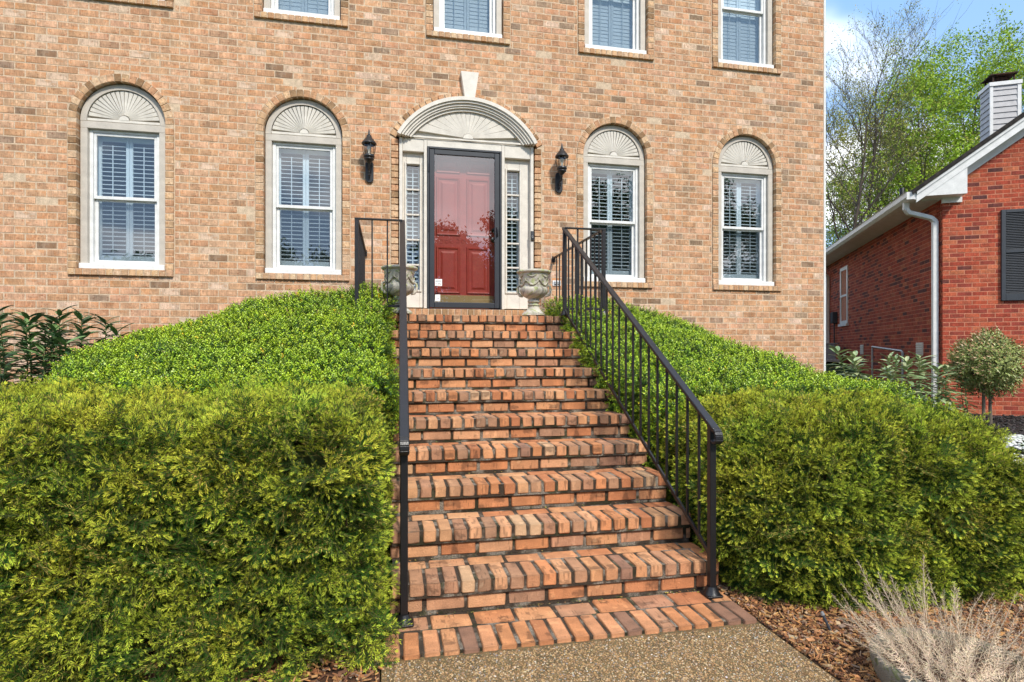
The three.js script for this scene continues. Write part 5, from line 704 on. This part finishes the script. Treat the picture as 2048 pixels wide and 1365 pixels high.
{ // white flower mat and pale stones by the neighbour's bed
  const r = rng(99), c = [6.95, 2.1], g = thing('candytuft', 'low white flowering mat at the right edge of the bed', 'flowers', [c[0], land(...c), c[1]]), list = [], gl = [];
  for (let k = 0; k < 700; k++) { const a = r() * 6.28, q = Math.sqrt(r()) * 0.42, x = Math.cos(a) * q, z = Math.sin(a) * q, y = 0.17 * (1 - (q / 0.42) ** 2) + 0.03 * r(), s = 0.012 + 0.014 * r(); list.push({ m: new THREE.Matrix4().compose(V(x, y + 0.01, z), new THREE.Quaternion(), V(s, s * 0.6, s)), c: vary([0.62, 0.63, 0.60], r, 0.25) }); }
  copies('blossoms', new THREE.IcosahedronGeometry(1, 1), M.pebble, list, g); for (let k = 0; k < 260; k++) { const a = r() * 6.28, q = Math.sqrt(r()) * 0.45, mx = rq(V(r() - 0.5, 1, r() - 0.5), V(r(), r(), r())); mx.setPosition(Math.cos(a) * q, 0.12 * (1 - (q / 0.46) ** 2), Math.sin(a) * q); gl.push({ m: mx, c: [0.5, 0.6, 0.5] }); } copies('leaves', sprigs[2], M.gloss, gl, g);
  const rock = (x, z, s, lab) => { const t = thing('garden_stone', lab, 'stone', [x, land(x, z), z], r() * 6, 'pale stones edging the bed'), gm = new THREE.IcosahedronGeometry(1, 3), p = gm.attributes.position; for (let k = 0; k < p.count; k++) { const v = V(p.getX(k), p.getY(k), p.getZ(k)), n = 1 + 0.4 * (fbm(v.x * 1.5 + x, v.y * 1.5, v.z * 1.5 + z, 3) - 0.5); p.setXYZ(k, v.x * n * s * 1.3, v.y * n * s * 0.6 + s * 0.2, v.z * n * s); } gm.computeVertexNormals(); put(new THREE.Mesh(gm, M.stone), 'rock', t); };
  rock(5.70, 2.75, 0.16, 'pale flat stone right behind the yew bush, the nearest of three'); rock(6.02, 2.60, 0.13, 'pale flat stone right behind the yew bush, the middle of three'); rock(6.30, 2.55, 0.12, 'pale flat stone near the white flowers, the farthest of three');
  const dm = sheet(6.0, 11.5, -0.6, 2.0, 24, 14, 0.016); tag(dm.mesh('planting_bed_002', std({ color: C([0.035, 0.030, 0.028]), map: soilTex, roughness: 1, bumpMap: grainBump, bumpScale: 0.02 }), scene, 'structure'), 'dark mulch bed along the red brick wall', 'planting bed');
  const q = new THREE.Quaternion(), e = new THREE.Euler(), l3 = []; for (let k = 0; k < 2500; k++) { const x = 6.2 + 5 * r(), z = 0 + 1.95 * r(); e.set((r() - 0.5), r() * 6, (r() - 0.5)); q.setFromEuler(e); l3.push({ m: new THREE.Matrix4().compose(V(x, land(x, z) + 0.025, z), q, V(0.02 + 0.05 * r(), 0.008, 0.015 + 0.015 * r())), c: vary([0.05, 0.042, 0.04], r, 0.6) }); } tag(copies('dark_mulch', new THREE.BoxGeometry(1, 1, 1), M.chip, l3, scene), 'dark bark chips along the red brick wall', 'mulch');
}
// ---------------------------------------------------------------- trees
function growTree(seed, H, opt) {
  const r = rng(seed), m = new MB(), tips = []; m.col = opt.bark;
  const grow = (p, d, len, rad, lvl) => {
    const n = lvl < 2 ? 5 : 3, pts = [p.clone()], rads = [rad]; let q = p.clone(), dir = d.clone();
    for (let k = 1; k <= n; k++) { dir.add(V((r() - 0.5), (r() - 0.5) * 0.6 + opt.up * (lvl ? 0.5 : 0.2), (r() - 0.5)).multiplyScalar(lvl ? 0.28 : 0.13)).normalize(); q = q.clone().addScaledVector(dir, len / n); pts.push(q); rads.push(rad * (1 - 0.72 * k / n)); }
    m.tube(pts, rads, lvl === 0 ? 7 : lvl === 1 ? 5 : 3, false);
    if (lvl >= opt.levels) { tips.push(q, pts[Math.max(1, n - 1)]); return; }
    const kids = opt.kids[lvl]; for (let k = 0; k < kids; k++) { const t = lvl === 0 ? opt.from + (1 - opt.from) * (k + r()) / kids : 0.25 + 0.75 * (k + r()) / kids, i = Math.min(n - 1, Math.floor(t * n)), b = pts[i].clone().lerp(pts[i + 1], t * n - i), an = k * 2.4 + r() * 1.2, spread = opt.spread * (0.75 + 0.5 * r()), side = V(Math.cos(an), 0.15, Math.sin(an)), nd = dir.clone().multiplyScalar(Math.cos(spread)).addScaledVector(side, Math.sin(spread)).normalize(); grow(b, nd, len * opt.ratio[lvl] * (0.75 + 0.5 * r()) * (lvl === 0 ? 1.15 - 0.6 * t : 1), Math.max(rads[i] * 0.55, 0.006), lvl + 1); }
    tips.push(q);
  };
  grow(V(0, 0, 0), V(opt.lean ?? 0, 1, 0.0).normalize(), H, H * opt.girth, 0);
  return { m, tips };
}
const clusterGeo = (seed, sz, n, spread, cols) => { const r = rng(seed), m = new MB(); for (let k = 0; k < n; k++) { const p = V((r() - 0.5), (r() - 0.5), (r() - 0.5)).multiplyScalar(spread), d = V(r() - 0.5, r() - 0.7, r() - 0.5).normalize(), s = d.clone().cross(V(r() - 0.5, r() - 0.5, r() - 0.5)).normalize(), n2 = s.clone().cross(d); m.col = vary(cols[Math.floor(r() * cols.length)], r, 0.35); leafBlade(m, p, d, s, n2, sz * (0.7 + 0.6 * r()), sz * 0.6, 0.15, 0.15); } return m.geo(); };
const greens = { lime: [[0.30, 0.43, 0.04], [0.38, 0.48, 0.06], [0.24, 0.38, 0.03]], olive: [[0.36, 0.36, 0.08], [0.42, 0.38, 0.11], [0.30, 0.33, 0.06]], dark: [[0.05, 0.11, 0.02], [0.07, 0.14, 0.025], [0.035, 0.08, 0.018]] };
function tree(name, label, x, z, seed, H, opt, grp) {
  const y = land(x, z) - 0.1, g = thing(name, label, 'tree', [x, y, z], 0, grp), { m, tips } = growTree(seed, H, opt), r = rng(seed + 1); m.mesh('trunk', M.bark, g);
  const geo = clusterGeo(seed + 2, opt.leaf, opt.nleaf ?? 9, opt.clump, greens[opt.col]), list = [];
  for (const t of tips) { if (r() > opt.cover || t.y < H * (opt.low ?? 0.18)) continue; for (let k = 0; k < (opt.per ?? 1); k++) { const mx = rq(V(r() - 0.5, r() - 0.5, r() - 0.5), V(r() - 0.5, r() - 0.5, r() - 0.5)), s = 0.7 + 0.6 * r(); mx.scale(V(s, s, s)); mx.setPosition(t.x + (r() - 0.5) * opt.clump, t.y + (r() - 0.5) * opt.clump, t.z + (r() - 0.5) * opt.clump); const q = 0.75 + 0.5 * r(); list.push({ m: mx, c: [q, q, q] }); } }
  if (list.length) copies('crown', geo, M.leaf, list, g);
}
const dirXZ = (px, d) => { const u = (px - 1024) / 1172 * d; return [u * Math.cos(YAW) + d * Math.sin(YAW), DIST + u * Math.sin(YAW) - d * Math.cos(YAW)]; };
const bare = { bark: [0.13, 0.10, 0.075], levels: 4, kids: [9, 6, 5, 3], ratio: [0.52, 0.55, 0.55, 0.6], spread: 0.55, up: 0.65, girth: 0.010, from: 0.22, leaf: 0.06, clump: 0.34, nleaf: 9, cover: 0.25, col: 'olive' };
const lush = { bark: [0.15, 0.12, 0.09], levels: 4, kids: [11, 6, 5, 3], ratio: [0.40, 0.52, 0.55, 0.6], spread: 0.85, up: 0.3, girth: 0.010, from: 0.20, leaf: 0.11, clump: 0.42, nleaf: 15, cover: 0.62, col: 'lime' };
const wood = 'trees behind the neighbouring house';
[
  ['bare_tree', 'tall mostly bare tree leaning right beside the tan house corner', 1668, 21, 8.6, { ...bare, lean: 0.16 }],
  ['bare_tree', 'thin bare tree with sparse olive leaves, second from the tan house corner', 1715, 25, 9.6, { ...bare, lean: 0.1, cover: 0.3 }],
  ['leafy_tree', 'olive leaved tree rising between the bare trees and the green tree', 1765, 28, 9.4, { ...lush, col: 'olive', cover: 0.4 }],
  ['leafy_tree', 'tall fresh green tree behind the neighbouring roof slope', 1835, 25, 9.6, { ...lush, cover: 0.5 }],
  ['leafy_tree', 'fresh green tree left of the siding clad chimney', 1915, 28, 12.2, { ...lush, cover: 0.5 }],
  ['leafy_tree', 'tall airy green tree just behind the siding clad chimney', 1985, 29, 11.6, { ...lush, cover: 0.42 }],
  ['bare_tree', 'bare grey tree at the right edge beyond the chimney', 2060, 32, 11.5, { ...bare, cover: 0.12 }],
  ['leafy_tree', 'low green tree behind the gutter of the red brick house', 1730, 33, 8.0, { ...lush, cover: 0.3, from: 0.08, low: 0.05 }],
  ['leafy_tree', 'low bright green tree behind the chimney and roof', 1880, 34, 9.5, { ...lush, cover: 0.35, from: 0.08, low: 0.05 }],
  ['bare_tree', 'slender dark trunked tree behind the middle of the gutter', 1790, 30, 9.6, { ...bare, cover: 0.4 }],
].forEach(([n, l, px, d, H, o], k) => tree(n, l, ...dirXZ(px, d), 900 + k * 7, H, o, wood));
// trees across the street, behind the camera: the windows and the storm door mirror them
const street = { ...lush, leaf: 0.30, clump: 0.9, nleaf: 9, cover: 0.95, col: 'dark', levels: 3, kids: [12, 7, 5], per: 2, low: 0.1, from: 0.12, ratio: [0.42, 0.55, 0.55] };
[[-16, 40, 6.4], [-9, 42, 7.8], [-2, 39, 7.4], [4.5, 41, 9.2], [10, 36, 9.0], [17, 38, 11], [25, 37, 12], [34, 40, 11], [44, 42, 10]].forEach(([x, z, h], k) => tree('street_tree', 'dark leafy street tree mirrored in the glass, ' + ['first', 'second', 'third', 'fourth', 'fifth', 'sixth', 'seventh', 'eighth', 'ninth'][k] + ' from the left end of the row', x, z, 1200 + k * 5, h, street, 'trees across the street'));

renderer.render(scene, camera);
